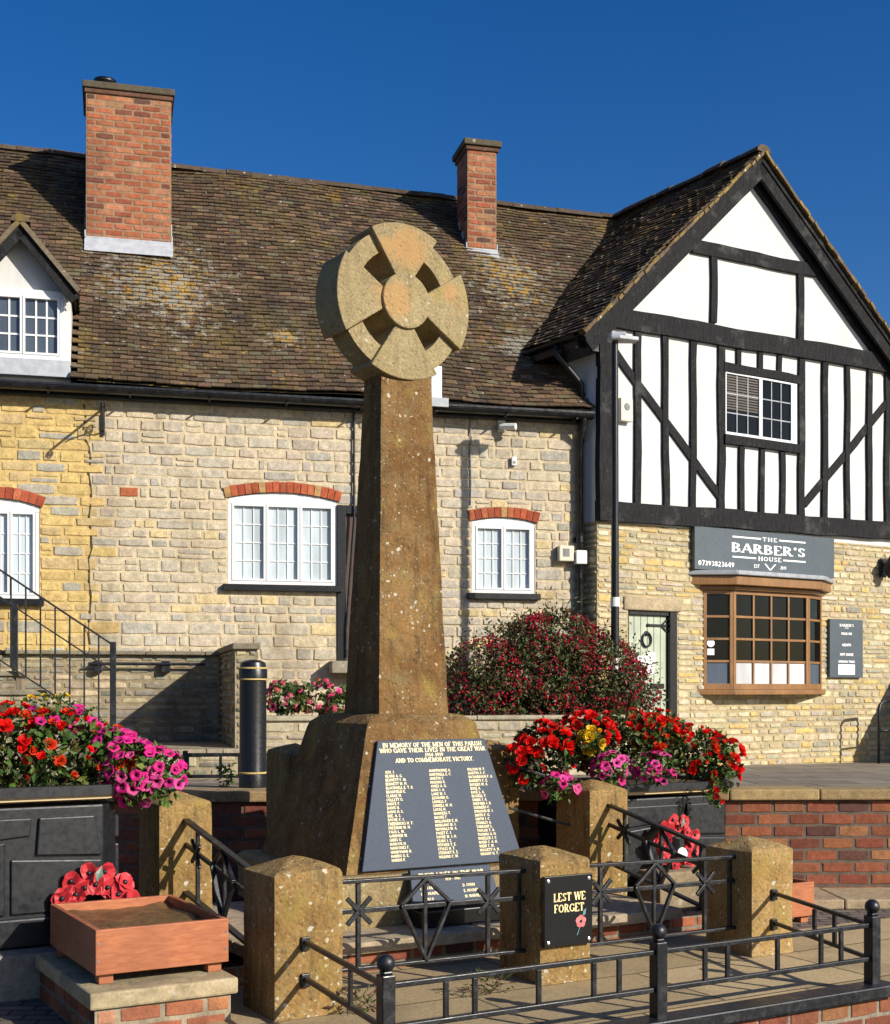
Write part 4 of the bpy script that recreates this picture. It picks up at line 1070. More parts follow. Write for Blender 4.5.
# ------------------------------------------------------------------ planters
def planter(label,x0,x1,y0,y1,z0,H,zoff=0):
    t=frame_thing('street_planter',label,'planter',E,(x0+x1)/2,(y0+y1)/2,z0,'black stepped street planters')
    w,d=(x1-x0)/2,(y1-y0)/2; ch=.10
    def oc(w,d,c=ch): return [(-w+c,-d),(w-c,-d),(w,-d+c),(w,d-c),(w-c,d),(-w+c,d),(-w,d-c),(-w,-d+c)]
    mb=MB()
    mb.slab(oc(w-.05,d-.05),.03,H-.11); 
    mb.build('body',M['plastic'],t,bevel=.012)
    mb=MB(); mb.slab(oc(w-.02,d-.02,ch*.9),.0,.16); mb.build('skirt',M['plastic'],t,bevel=.012)
    # raised stepped panels, front and both ends
    yy=-d+.05
    f=w-.16
    def rp(*a):
        q=MB(); q.prism(*a); q.build('relief_panel',M['plastic'],t,bevel=.008)
    rp([(-f,.18),(-.02*f,.18),(-.02*f,H*.66),(-f,H*.60)],yy-.022,yy+.01)
    rp([(.04*f,.18),(f,.18),(f,H*.52),(.04*f,H*.55)],yy-.016,yy+.01)
    rp([(.30*f,H*.57),(f,H*.55),(f*.92,H-.17),(.33*f,H-.17)],yy-.024,yy+.01)
    rp([(-f,H*.63),(.24*f,H*.69),(.26*f,H-.17),(-f,H-.17)],yy-.014,yy+.01)
    for sx in (-1,1):
        xx=sx*(w-.05); g=d-.16
        for (a,b,z0_,z1_) in ((-g,-.02,.18,H*.6),(.03,g,.18,H*.5),(-g,g*.2,H*.64,H-.17),(g*.25,g,H*.55,H-.17)):
            mb=MB(); mb.box(min(xx,xx+sx*.02)-.004,max(xx,xx+sx*.02)+.004,a,b,z0_,z1_); mb.build('relief_panel',M['plastic'],t,bevel=.008)
    mb=MB(); o1=oc(w,d,ch*1.15); o2=oc(w-.07,d-.07,ch*.9)
    for za,zb,oo in ((H-.055,H,o1),):
        n=8
        for i in range(n):
            j=(i+1)%n
            mb.hexa([(*o1[i],za),(*o1[j],za),(*o2[j],za),(*o2[i],za),(*o1[i],zb),(*o1[j],zb),(*o2[j],zb),(*o2[i],zb)])
    mb.build('rim',M['plastic'],t)
    mb=MB(); mb.slab(oc(w-.028,d-.028,ch),H-.078,H-.056); mb.build('gold_band',m_plain('buff_band',(.50,.38,.20),.5,bump=0,var=.1),t)
    mb=MB(); mb.slab(oc(w-.075,d-.075,ch*.9),H-.09,H-.03); mb.build('soil',M['soil'],t)
    return t
# left planter: right front corner at column 133; right planter: left hidden, right end at 732
xr_=E.uv(134,800,1.32)[0]
zL=E.uv(60,787,1.32)[1]
planter('black stepped planter at the left with red and magenta flowers',xr_-1.35,xr_,1.36,2.2,STEP,zL-STEP)
xr2=E.uv(742,800,1.95)[0]+.02; zR=E.uv(680,783,1.95)[1]
PW=1.5
planter('black stepped planter at the right below the red begonias',xr2-PW,xr2,1.95,2.85,.001,zR)
print('planters',xr_,zL,xr2,zR)
wreath('red poppy wreath seen through the railing against the right planter',E.world(xr2-.78,1.86,.30),E.th,.20,.12,9,18)
mb=MB(); t=frame_thing('stone_block','low stone block under the right poppy wreath','block',E,xr2-.78,1.80,0)
mb.box(-.3,.3,-.13,.13,0,.299,c=(.26,.2,.12)); mb.build('slab',M['coping'],t,bevel=.012)

FG='bedding flowers in the black planters'
def W_(fr,px,py,d): 
    u,z=fr.uv(px,py,d); return fr.world(u,d,z)
# left planter flowers, around a point on the soil
base=E.world(xr_-.70,1.75,zL-.03)
def bl(px,py,d,rx,ry,rz,base,fr=E):
    p=W_(fr,px,py,d)-base; return (p.x,p.y,p.z,rx,ry,rz)
flower_plant('begonia_plant','red begonias filling the left planter behind the petunias',[bl(8,748,1.75,.24,.28,.23,base),bl(55,752,1.7,.24,.28,.22,base),bl(100,760,1.75,.22,.26,.19,base),bl(-45,745,1.75,.24,.24,.22,base)],[(5,'red'),(3,'orange')],100,2300,3,base,FG,BRONZE+GREEN,.060,.034,(.7,1.45))
flower_plant('petunia_plant','magenta petunias spilling over the right end of the left planter',[bl(135,772,1.5,.17,.19,.17,base),bl(160,774,1.45,.13,.15,.15,base),bl(115,752,1.6,.13,.15,.12,base)],[(5,'petunia'),(2,'petuniapale')],72,800,4,base,FG,GREEN,.05,.028,(.8,1.15),minz=-.5)
flower_plant('petunia_plant','pink petunias among the red begonias of the left planter',[bl(35,728,1.6,.12,.14,.10,base),bl(75,725,1.8,.16,.14,.10,base)],[(5,'petunia'),(1,'petuniapale')],18,240,14,base,FG,GREEN,.05,.028,(.7,1.0))
flower_plant('marigold_plant','small yellow flowers at the back of the left planter',[bl(50,708,2.1,.16,.10,.07,base)],[(1,'yellow')],12,160,15,base,FG,GREEN,.04,.022,(.45,.7))
base=E.world(xr2-.72,2.3,zR-.03)
flower_plant('begonia_plant','deep red begonias on the left of the right planter',[bl(545,752,2.1,.20,.22,.20,base),bl(585,740,2.2,.22,.26,.19,base),bl(525,765,2.1,.12,.16,.15,base)],[(6,'red')],95,1700,5,base,FG,[(3,(.035,.06,.015)),(2,(.06,.035,.02)),(2,(.05,.10,.02))],.060,.036,(.8,1.6))
flower_plant('begonia_plant','orange red trailing begonias on the right of the right planter',[bl(625,735,2.3,.2,.26,.19,base),bl(655,745,2.25,.26,.28,.20,base),bl(705,755,2.1,.20,.24,.18,base),bl(722,770,1.95,.12,.14,.17,base),bl(660,730,2.4,.20,.2,.14,base)],[(6,'orange'),(3,'red')],100,2600,6,base,FG,BRONZE+GREEN,.060,.032,(.65,1.4))
flower_plant('begonia_plant','scarlet begonias at the far right end of the right planter',[bl(690,748,2.05,.20,.2,.16,base),bl(722,758,1.95,.14,.16,.15,base),bl(655,735,2.1,.16,.18,.14,base)],[(4,'red'),(4,'orange')],85,420,16,base,FG,BRONZE+GREEN,.055,.03,(.7,1.35))
flower_plant('begonia_plant','yellow begonia at the front of the right planter',[bl(590,740,1.85,.075,.07,.06,base)],[(1,'yellow')],8,60,8,base,FG,GREEN,.05,.03,(1.2,1.6))
flower_plant('petunia_plant','magenta petunias at the front rim of the right planter',[bl(610,768,1.85,.12,.12,.11,base),bl(655,768,1.8,.16,.12,.11,base),bl(560,788,1.8,.12,.10,.09,base)],[(4,'petunia'),(4,'petuniapale')],62,480,9,base,FG,GREEN,.05,.028,(.8,1.15),minz=-.6)
flower_plant('begonia_plant','single trail of red blooms hanging over the right planter rim',[bl(716,792,1.75,.035,.035,.10,base)],[(1,'red')],5,60,10,base,FG,GREEN,.05,.026,(.6,.8),minz=-1)

# ------------------------------------------------------------------ bollard and the knee rail on the terrace
bp=P(253,788,10.72); tz=terr(bp.y)
t=thing('bollard','black bollard with three gold bands behind the brick wall','bollard',(bp.x,bp.y,tz))
hgt=EYE+(HY-660)/F*bp.y-tz; r=.109
mb=MB(); mb.lathe([(r*1.05,0),(r*1.05,.10),(r,.12),(r,hgt-.17)],28); mb.build('body',M['blackwood'],t,smooth=True).data.set_sharp_from_angle(angle=rad(40))
mb=MB(); mb.lathe([(r*.94,hgt-.17),(r*1.06,hgt-.155),(r*1.06,hgt-.07),(r*.98,hgt-.055),(r*.98,hgt-.045),(r*.90,hgt-.02),(r*.6,hgt-.003),(.02,hgt+.004)],28); mb.build('cap',M['blackwood'],t,smooth=True).data.set_sharp_from_angle(angle=rad(40))
for z in (.115,hgt-.165,hgt-.075):
    mb=MB(); mb.lathe([(r*1.03,z),(r*1.085,z+.003),(r*1.085,z+.013),(r*1.03,z+.016)],28); mb.build('gold_band',m_plain('gold_band_paint',(.55,.40,.14),.4,bump=0),t)
fr=Frame(P(230,780,11.3).x,11.3,2.5); z0=terr(11.3)
t=frame_thing('terrace_rail','low black rail on the terrace behind the bollard','railing',fr,0,0,z0)
mb=MB()
for z in (.07,.255): mb.bar((-.40,0,z),(2.4,0,z),.03,.03)
mb.build('rail',M['black'],t,bevel=.004)
k=-.36
while k<2.4:
    mb=MB(); mb.box(k-.012,k+.012,-.01,.01,.085,.24); mb.build('baluster',M['black'],t); k+=.16 if round((k+.36)/.16)%3 else .28
for x in (-.38,1.1,2.4): mb=MB(); mb.box(x-.02,x+.02,-.021,.021,-.05,.29); mb.build('post',M['black'],t,bevel=.004)
wp=P(226,786,11.0)
t=thing('weed_tuft','small green weed growing by the bollard','weed',(wp.x,wp.y,terr(wp.y)))
mb=MB(); foliage(mb,[(0,0,.12,.05,.05,.14)],90,.06,.02,GREEN,77); mb.build('foliage',M['leaf'],t)
# =================================================================== the long stone house
house=frame_thing('stone_house','long rubble stone house with brown tiled roof and two brick chimneys','house',A)
ZB=.5; ZE=4.88
LST=[(5,(.51,.44,.325)),(3,(.475,.42,.325)),(2.5,(.545,.46,.32)),(1.6,(.42,.385,.315)),(.8,(.60,.47,.25))]
YST=[(4,(.58,.42,.165)),(3,(.52,.39,.19)),(2,(.40,.37,.29)),(2,(.60,.43,.17))]
UJ=A.uv(90,500)[0]; URB=A.uv(112,495)
def pal_house(x,z,rnd):
    if abs(x-URB[0])<.10 and abs(z+.05-URB[1])<.07: return (.42,.12,.05)
    return jit(choose(YST if x<UJ else LST,rnd),rnd,.10,.025)
def rect(fr,x0,y0,x1,y1,d=0):
    a,z1=fr.uv(x0,y0,d); b,z0=fr.uv(x1,y1,d); return a,b,z0,z1
wc=rect(A,228,491,337,586); wr_=rect(A,472,516.5,535,594); wl0=rect(A,-46,497,39.5,599)
dr=(A.uv(337,505)[0],A.uv(337,505)[0]+1.02,1.98,A.uv(337,505)[1])
ops=[wc,wr_,wl0,dr]
def mfun(x): return (.60,.43,.17) if x<UJ else (.58,.475,.315)
mb=MB()
masonry(mb,-12.2,-.02,ZB,ZE,pal_house,101,(.095,.150),(.16,.42),.009,.0105,openings=ops,mfun=(mfun,UJ),reveal=.16,rough=.009,bev=.006)
# gable end at the far left and back, plain
mb.poly([(-12.2,0,ZB),(-12.2,0,ZE),(-12.2,7,ZE),(-12.2,7,ZB)],1,(.40,.32,.2)); mb.poly([(-12.2,0,ZE),(-12.2,3.25,8.6),(-12.2,7,ZE)],1,(.40,.32,.2))
mb.poly([(-12.2,7,ZB),(-12.2,7,ZE),(6,7,ZE),(6,7,ZB)],1,(.40,.32,.2))
mb.build('wall',[M['lime'],M['lime']],house)
# dark mortar joint where the yellow bay meets the grey work
mb=MB(); rnd=random.Random(4); z=2.15; x=UJ
while z<ZE-.1:
    h=rnd.uniform(.08,.2); x2=UJ+rnd.uniform(-.02,.02)-(.06 if z>4.2 else 0); mb.hexa([(x-.005,-.012,z),(x+.007,-.012,z),(x+.014,.0,z),(x-.012,.0,z),(x2-.004,-.012,z+h),(x2+.006,-.012,z+h),(x2+.012,0,z+h),(x2-.010,0,z+h)]); x=x2; z+=h
mb.build('wall_joint',m_plain('mossy_joint',(.06,.05,.02),.95),house)

def window(parent,a,b,z0,z1,rise,lights,cols,rows,d=.035,fw=.042,bar=.011,frame=None,pane=None,sill=True,arch=True,seed=0,sillm=None,name='window',slope=0):
    fm=frame or M['white']; pm=pane or M['paneLight']
    mb=MB(); H=z1-rise
    N=14; cr=lambda x: z1-rise*(abs((x-(a+b)/2)/((b-a)/2))**2)
    y0,y1=d-.03,d+.05
    # head (follows the arch), jambs, bottom rail
    hd=fw+.018
    mb.prism([(a,H-hd),(b,H-hd)]+[(b-(b-a)*i/N,cr(b-(b-a)*i/N)) for i in range(N+1)],y0,y1)
    mb.prism([(a,z0),(a+fw,z0),(a+fw,H-hd-.001),(a,H-hd-.001)],y0+.002,y1); mb.prism([(b-fw,z0),(b,z0),(b,H-hd-.001),(b-fw,H-hd-.001)],y0+.002,y1)
    mb.prism([(a+fw,z0),(b-fw,z0),(b-fw,z0+fw),(a+fw,z0+fw)],y0+.002,y1)
    ia,ib,iz0,iz1=a+fw,b-fw,z0+fw,H-hd
    fr=mb.build(name,fm,parent,bevel=.004)
    xs=[ia+(ib-ia)*i/lights for i in range(lights+1)]
    for i in range(lights):
        l,r=xs[i],xs[i+1]; m=MB(); s=.024; g=.003
        l+=g; r-=g
        m.box(l,l+s,y0-.006,y1-.01,iz0,iz1); m.box(r-s,r,y0-.006,y1-.01,iz0,iz1); m.box(l+s,r-s,y0-.005,y1-.01,iz0,iz0+s); m.box(l+s,r-s,y0-.005,y1-.01,iz1-s,iz1)
        for c in range(1,cols): 
            x=l+s+(r-l-2*s)*c/cols; m.box(x-bar/2,x+bar/2,d-.002,d+.02,iz0+s,iz1-s)
        for q in range(1,rows):
            z=iz0+s+(iz1-iz0-2*s)*q/rows; m.box(l+s,r-s,d-.001,d+.018,z-bar/2,z+bar/2)
        m.build('casement',fm,fr)
    g=MB(); g.poly([(ia,d+.009,iz0),(ib,d+.009,iz0),(ib,d+.009,iz1),(ia,d+.009,iz1)]); g.build('glazing',pm,fr)
    if sill:
        s=MB(); s.box(a-.06,b+.05,-.075,d+.04,z0-.075,z0-.003); s.build('sill',sillm or M['blackwood'],fr,bevel=.006)
    if arch:
        rnd=random.Random(seed); m=MB(); A_l=a-.03; B_r=b+.03; n=round((B_r-A_l)/.078); hgt=.125
        Rr=((b-a)**2/4+rise**2)/(2*rise); cz=z1-Rr; cx=(a+b)/2; t0=math.asin((A_l-cx)/Rr); t1=math.asin((B_r-cx)/Rr)
        for i in range(n):
            ta,tb=t0+(t1-t0)*(i+.05)/n,t0+(t1-t0)*(i+.95)/n; r0=Rr+.004; r1=Rr+hgt*rnd.uniform(.92,1.04)
            P4=[(cx+r0*math.sin(ta),cz+r0*math.cos(ta)),(cx+r0*math.sin(tb),cz+r0*math.cos(tb)),(cx+r1*math.sin(tb),cz+r1*math.cos(tb)),(cx+r1*math.sin(ta),cz+r1*math.cos(ta))]
            cc=choose([(5,(.38,.09,.04)),(2,(.28,.06,.03)),(1.4,(.42,.24,.10)),(1,(.46,.14,.06))],rnd)
            m.prism(P4,-.022-rnd.uniform(0,.008),.06,0,jit(cc,rnd,.15))
        K=12
        for i in range(K):  # mortar bed behind the voussoirs
            ta,tb=t0+(t1-t0)*i/K,t0+(t1-t0)*(i+1)/K
            m.prism([(cx+r0*math.sin(ta),cz+r0*math.cos(ta)),(cx+r0*math.sin(tb),cz+r0*math.cos(tb)),(cx+(Rr+hgt)*math.sin(tb),cz+(Rr+hgt)*math.cos(tb)),(cx+(Rr+hgt)*math.sin(ta),cz+(Rr+hgt)*math.cos(ta))],-.014,.05,0,(.36,.29,.18))
        m.build('brick_arch',M['brick'],fr)
    return fr
window(house,*wc,.075,3,3,4,seed=1)
window(house,*wr_,.05,2,3,4,seed=2)
window(house,*wl0,.075,3,3,4,seed=3)
# door behind the cross
mb=MB(); a,b,z0,z1=dr
mb.box(a,a+.10,-.02,.10,z0,z1); mb.box(b-.10,b,-.02,.10,z0,z1); mb.box(a+.1,b-.1,-.02,.10,z1-.10,z1)
d_=mb.build('door',M['blackwood'],house,bevel=.005)
mb=MB()
n=6; 
for i in range(n): x=a+.10+(b-a-.2)*i/n; mb.box(x+.003,x+(b-a-.2)/n-.003,.03,.07,z0,z1-.10)
mb.build('door_leaf',M['doorbrown'],d_,bevel=.004)
mb=MB(); mb.box(a-.1,b+.1,-.25,.12,z0-.14,z0-.002,c=(.3,.26,.19)); mb.build('door_step',M['coping'],d_,bevel=.01)

# main roof
BK=3.15
rl=A.uv(0,148,BK); rr=A.uv(606,217,BK); k_=(rr[1]-rl[1])/(rr[0]-rl[0])
rz=lambda u: rl[1]+k_*(u-rl[0])
tanp=(rz(-3.5)-4.97)/(BK+.22)
ze=4.99; EY=-.20
cu=[A.uv(128,244,0)[0]]
def roof_pt_px(px,py):
    d=1.5
    for _ in range(40):
        u,z=A.uv(px,py,d); dn=EY+(z-ze)/(rz(u)-ze)*(BK-EY); d=d+(dn-d)*.6
    return u,d,z
c1a=roof_pt_px(86,243); c1b=roof_pt_px(171,249); c2a=roof_pt_px(467,252); c2b=roof_pt_px(497,258)
print('chimneys',c1a,c1b,c2a,c2b,'pitch',math.degrees(math.atan(tanp)))
spots=[((c1a[0]+c1b[0])/2+.35,0,c1a[2]-.55,1.7,1.5,.95),((c1a[0]+c1b[0])/2+.62,0,c1a[2]-.7,.75,1.7,.98),((c2a[0]+c2b[0])/2+.25,0,c2a[2]-.45,1.3,1.4,.98),((c2a[0]+c2b[0])/2+.05,0,c2a[2]-1.6,.9,.5,.6),(-3.55,0,5.75,.6,.4,1.0)]
M['tiles']=m_tiles('clay_tiles',spots)
M['tiles2']=m_tiles('clay_tiles_gable')
M['ridge']=m_masonry('ridge_tile',dirt_amt=.3,lichen=.8)
# dormer
DD=-.02
ap=A.uv(22,219,DD-.22); ev=A.uv(79,290,DD-.22); uw1=A.uv(65,330,DD)[0]; uc=ap[0]-.02; hw=ev[0]-ap[0]; uw0=2*uc-uw1
zs_=A.uv(60,362,DD)[1]; zh_=A.uv(60,293,DD)[1]; pz=(ap[1]-ev[1])/hw
def keep_main(p):
    if uw0-.05<p.x<uw1+.055 and p.y<.78: return False
    W=A.world(p.x,p.y); bl_=B.local(W.x,W.y)
    return not (bl_[0]>-.02 and bl_[1]<.25)
mb=MB()
UL,UR=-12.4,3.4
tiles(mb,(UL,EY,ze),(UR,EY,ze),(UL,BK,rz(UL)),(UR,BK,rz(UR)),.083,.150,51,pal_tile,sag=.035,keep=keep_main,G=70)
mb.poly([(UL,BK,rz(UL)-.06),(UR,BK,rz(UR)-.06),(UR,7.3,ze-.05),(UL,7.3,ze-.05)],0,(.06,.035,.024))
roof=mb.build('roof',M['tiles'],house)
mb=MB(); ridge(mb,(UL,BK,rz(UL)-.01),(UR,BK,rz(UR)-.01),.115,52,c=(.085,.062,.042)); mb.build('ridge_tiles',M['ridge'],roof)
# eaves, fascia and gutter
mb=MB(); mb.box(UL,-.06,-.10,.0,ZE-.06,4.95); mb.build('fascia',M['blackgut'],house)
mb=MB(); n=9
gy,gz,gr=-.205,4.915,.072
path=[]
pts=[(gy+gr*math.cos(math.pi+math.pi*i/n),gz+gr*math.sin(math.pi+math.pi*i/n)) for i in range(n+1)]
for i in range(n):
    (y0,z0),(y1,z1)=pts[i],pts[i+1]; mb.poly([(UL,y0,z0),(UL,y1,z1),(.02,y1,z1),(.02,y0,z0)])
mb.box(UL,.02,gy-gr-.007,gy-gr+.003,gz-.012,gz+.012); mb.box(UL,.02,-.135,-.103,gz-.02,gz+.01)
u=UL+.3
while u<0: mb.box(u-.012,u+.012,gy-gr-.010,-.10,gz-gr-.012,gz-gr-.002); u+=.85
mb.build('gutter',M['blackgut'],house,smooth=False)
def downpipe(u,z0,z1,r=.038,swan=True):
    mb=MB(); p=[(u,gy,gz-.05),(u,gy,gz-.12),(u,-.07,gz-.30),(u,-.07,z0)] if swan else [(u,-.07,z1),(u,-.07,z0)]
    mb.tube(p,r,12); z=z0+.2
    while z<z1-.4: mb.lathe([(r*1.25,z),(r*1.25,z+.07)],12,(u,-.07,0)); mb.box(u-.07,u+.07,-.03,-.002,z+.01,z+.06); z+=1.25
    mb.build('downpipe',M['blackgut'],house,smooth=True).data.set_sharp_from_angle(angle=rad(40))
downpipe(A.uv(580,500,-.07)[0],terr(16.3),4.8)
# thin pipe by the doorway with a white bracket
up=A.uv(354,403,-.03)[0]; lowu=A.uv(346,640,-.03)[0]
mb=MB(); mb.tube([(up,-.035,4.84),(up,-.035,A.uv(354,520)[1]),(lowu,-.035,A.uv(346,630)[1]),(lowu,-.035,2.02)],.014,8); mb.build('cable_pipe',M['blackgut'],house)
mb=MB(); mb.box(up-.05,up+.05,-.10,-.0,4.93,4.845); mb.build('cable_pipe_cap',M['whiteplastic'],house,bevel=.01)

# chimneys
def chimney(ca,cb,dep,ztop,cap_over,label,pot=None,seed=0):
    a,b=ca[0],cb[0]; d0=(ca[1]+cb[1])/2; zb=min(ca[2],cb[2])-.35
    m=MB(); kw=dict(rowh=(.078,.078),ln=(.222,.222),gap=.009,proud=.005,brick=True,bev=.004,rough=.007,mortar=(.30,.19,.115))
    masonry(m,a,b,zb,ztop,pal_brick,seed,T=lambda u,y,z:(u,y+d0,z),**kw)
    masonry(m,0,dep,zb,ztop,pal_brick,seed+1,T=lambda u,y,z:(a+y,d0+dep-u,z),**kw)
    masonry(m,0,dep,zb,ztop,pal_brick,seed+2,T=lambda u,y,z:(b-y,d0+u,z),**kw)
    m.poly([(a,d0+dep,zb),(a,d0+dep,ztop),(b,d0+dep,ztop),(b,d0+dep,zb)],1,(.3,.1,.05)); m.poly([(a,d0,ztop),(b,d0,ztop),(b,d0+dep,ztop),(a,d0+dep,ztop)],1,(.1,.08,.06))
    c=m.build('chimney',[M['brick'],M['brick']],house); tag(c,label)
    m=MB(); o=cap_over; m.box(a-o,b+o,d0-o,d0+dep+o,ztop+.003,ztop+.085,c=(.10,.085,.055)); m.box(a-o*.5,b+o*.5,d0-o*.5,d0+dep+o*.5,ztop-.055,ztop+.002,c=(.14,.07,.045)); m.build('cap_slab',M['mossy'],c,bevel=.012)
    sl=tanp
    m=MB(); zf=(ca[2]+cb[2])/2
    m.box(a-.012,b+.012,d0-.020,d0+.01,zf-.05,zf+.08); m.hexa([(a-.02,d0-.16,zf-.16*sl+.03),(b+.02,d0-.16,zf-.16*sl+.03),(b+.02,d0-.02,zf+.03),(a-.02,d0-.02,zf+.03),(a-.02,d0-.16,zf-.16*sl+.045),(b+.02,d0-.16,zf-.16*sl+.045),(b+.02,d0-.02,zf+.05),(a-.02,d0-.02,zf+.05)])
    n=max(3,int(dep/.18))
    for i in range(n):
        for x0,x1 in ((a-.020,a-.003),(b+.003,b+.020)):
            y=d0+dep*i/n; m.box(x0,x1,y,y+dep/n-.006,zf+(y-d0)*sl-.05,zf+(y-d0)*sl+.16)
    m.build('lead_flashing',M['leadpale'],c,bevel=.004)
    if pot:
        m=MB(); m.lathe([(.13,0),(.115,.05),(.115,.13),(.14,.15),(.14,.19),(.10,.195)],18,(a+(b-a)*pot,d0+dep*.45,ztop+.08)); m.build('chimney_pot',M['blackwood'],c,smooth=True)
    return c
zt1=A.uv(128,92,c1a[1])[1]; zt2=A.uv(482,148,c2a[1])[1]
chimney(c1a,c1b,.80,zt1,.045,'broad red brick chimney with a black pot',.22,61)
chimney(c2a,c2b,.55,zt2,.06,'slim red brick chimney nearer the gable',None,71)
# small white vent box at the eaves behind the wheel
vu,vd,vz=roof_pt_px(436,398)
mb=MB(); mb.box(vu-.07,vu+.06,vd-.05,vd+.22,vz-.10,vz+.36); v=mb.build('roof_vent',M['white'],house,bevel=.01)
mb=MB(); mb.box(vu-.12,vu+.12,vd-.12,vd+.25,vz-.12,vz-.02); mb.build('lead_apron',M['leadpale'],v)

dm=MB()
zwall=ev[1]-.02; 
dm.prism([(uw0-.06,ze-.02),(uw1+.06,ze-.02),(uw1+.06,ev[1]+(hw-(uw1+.06-uc))*pz-.06),(uc,ap[1]-.08),(uw0-.06,ev[1]+(hw-(uw1+.06-uc))*pz-.06)],DD,DD+.06)
for s in (uw0-.06,uw1+.02): dm.box(s,s+.04,DD+.062,DD+1.9,ze+.05,zwall+.12)
do=dm.build('dormer',M['plaster'],house); tag(do,'white dormer with black bargeboards at the left')
t1=MB()
D0,D1=DD-.22,DD+2.6
tiles(t1,(uc-hw,D1,ev[1]),(uc-hw,D0,ev[1]),(uc,D1,ap[1]),(uc,D0,ap[1]),.11,.165,81,pal_tile,sag=.01)
tiles(t1,(uc+hw,D0,ev[1]),(uc+hw,D1,ev[1]),(uc,D0,ap[1]),(uc,D1,ap[1]),.11,.165,82,pal_tile,sag=.01)
ridge(t1,(uc,D0-.01,ap[1]+.01),(uc,D1,ap[1]+.01),.10,83,c=(.12,.10,.07))
for s in (-1,1):
    t1.bar((uc,D0+.02,ap[1]-.01),(uc+s*(hw+.02),D0+.02,ev[1]-.01),.05,.05,0,(.16,.13,.09))
t1.build('dormer_roof',M['tiles2'],do)
t1=MB()
for s in (-1,1): t1.bar((uc-s*.01,D0+.05,ap[1]-.10),(uc+s*(hw-.02),D0+.05,ev[1]-.10),.035,.11)
t1.build('bargeboard',M['timber'],do)
window(do,uw0+.03,uw1,zs_,zh_,.004,2,3,3,d=DD-.03,fw=.05,bar=.020,pane=M['paneDorm'],sill=False,arch=False)
mb=MB(); mb.box(uw0-.04,uw1+.06,DD-.10,DD-.002,ze+.03,zs_-.004); mb.build('lead_apron',M['leadpale'],do,bevel=.006)

# =================================================================== the timber framed gable house
bar=frame_thing('timber_framed_house','black and white timber framed gable house above a stone ground floor','house',B)
RW=5.45
BST=[(5,(.50,.42,.26)),(3,(.56,.475,.30)),(2.2,(.56,.40,.16)),(2,(.43,.385,.28)),(1,(.34,.31,.24)),(.9,(.60,.53,.38))]
def pal_b(x,z,rnd): return jit(choose(BST,rnd),rnd,.14,.05)
zbm=B.uv(597,519)[1]-.02
door=(B.uv(628,612)[0],B.uv(677,612)[0],terr(16.0)-.02,B.uv(650,611)[1])
pb=.17
uf0=B.uv(733,640,-pb)[0]; uf1=B.uv(808,640,-pb)[0]; uw_0=B.uv(703,640)[0]; uw_1=max(B.uv(821,640)[0],uf1+.26)
zt_b=B.uv(704,590)[1]; zb_b=B.uv(704,694)[1]
print('bay',uw_0,uf0,uf1,uw_1,zb_b,zt_b)
mb=MB()
masonry(mb,.0,RW,.45,zbm,pal_b,201,(.055,.105),(.13,.40),.011,.011,openings=[door,(uw_0+.03,uw_1-.03,zb_b+.02,zt_b-.02)],mortar=(.42,.34,.20),reveal=.14,rough=.010,bev=.006)
masonry(mb,0,1.2,.45,zbm,pal_b,202,(.055,.105),(.13,.32),.013,.014,T=lambda u,y,z:(y,1.2-u,z),mortar=(.40,.32,.18))
mb.poly([(RW,0,.45),(RW,7,.45),(RW,7,5.6),(RW,0,5.6)],1,(.5,.42,.28))
mb.poly([(RW,7,.45),(0,7,.45),(0,7,5.6),(RW,7,5.6)],1,(.5,.42,.28))
mb.build('wall',[M['cream'],M['cream']],bar)
# roof lines from the verge
VD=-.20
el=B.uv(584,330,VD); apx=B.uv(763,150,VD); rt=B.uv(889,331,VD)
sl_l=(apx[1]-el[1])/(apx[0]-el[0]); sl_r=(apx[1]-rt[1])/(rt[0]-apx[0])
ER_u=RW+.38; ER_z=apx[1]-sl_r*(ER_u-apx[0])
print('gable',el,apx,rt,sl_l,sl_r)
under=lambda u,o=.10: min(el[1]+sl_l*(u-el[0]),apx[1]-sl_r*(u-apx[0]))-o
pl=MB()
pl.prism([(0,zbm),(RW,zbm),(RW,under(RW)),(apx[0],under(apx[0])),(0,under(0))],.0,.10)
pl.box(-.0,.10,.102,1.3,zbm,under(0)-.02)
pl.build('render_panel',M['plaster'],bar)
# timbers
def timber(p0,p1,w,seed,th=.035,px=True,w2=None,name='timber'):
    (a,za),(b,zb)=(B.uv(*p0),B.uv(*p1)) if px else (p0,p1)
    rnd=random.Random(seed); L=math.hypot(b-a,zb-za); n=max(2,int(L/.22)); dx,dz=(b-a)/L,(zb-za)/L; w2=w2 or w
    l=[];r=[]
    ph=rnd.uniform(0,9)
    for i in range(n+1):
        f=i/n; ww=(w+(w2-w)*f)/2; c=noise.noise(Vector((ph,f*L*1.1,0)))*.022
        o1=ww+c+noise.noise(Vector((ph+3,f*L*3,1)))*.010; o2=-ww+c+noise.noise(Vector((ph+5,f*L*3,2)))*.010
        l.append((a+dx*L*f-dz*o1,za+dz*L*f+dx*o1)); r.append((a+dx*L*f-dz*o2,za+dz*L*f+dx*o2))
    m=MB(); y=-th-rnd.uniform(0,.006)
    for i in range(n):
        m.prism([r[i],r[i+1],l[i+1],l[i]],y,.02)
    o=m.build(name,M['timber'],bar); return o
def ux(px,py): return B.uv(px,py)
# rails
timber((596,510),(892,531.5),.235,1,.075)             # jetty beam
timber((612,318),(895,365.5),.24,2,.055)              # tie beam
timber((690,246.5),(826,274),.165,3,.042)             # collar
timber((604,335),(604,503),.225,4,.065)               # corner post
timber((712,255),(712,323),.10,5); timber((799,272),(799,344),.11,6)
uA=apx[0]
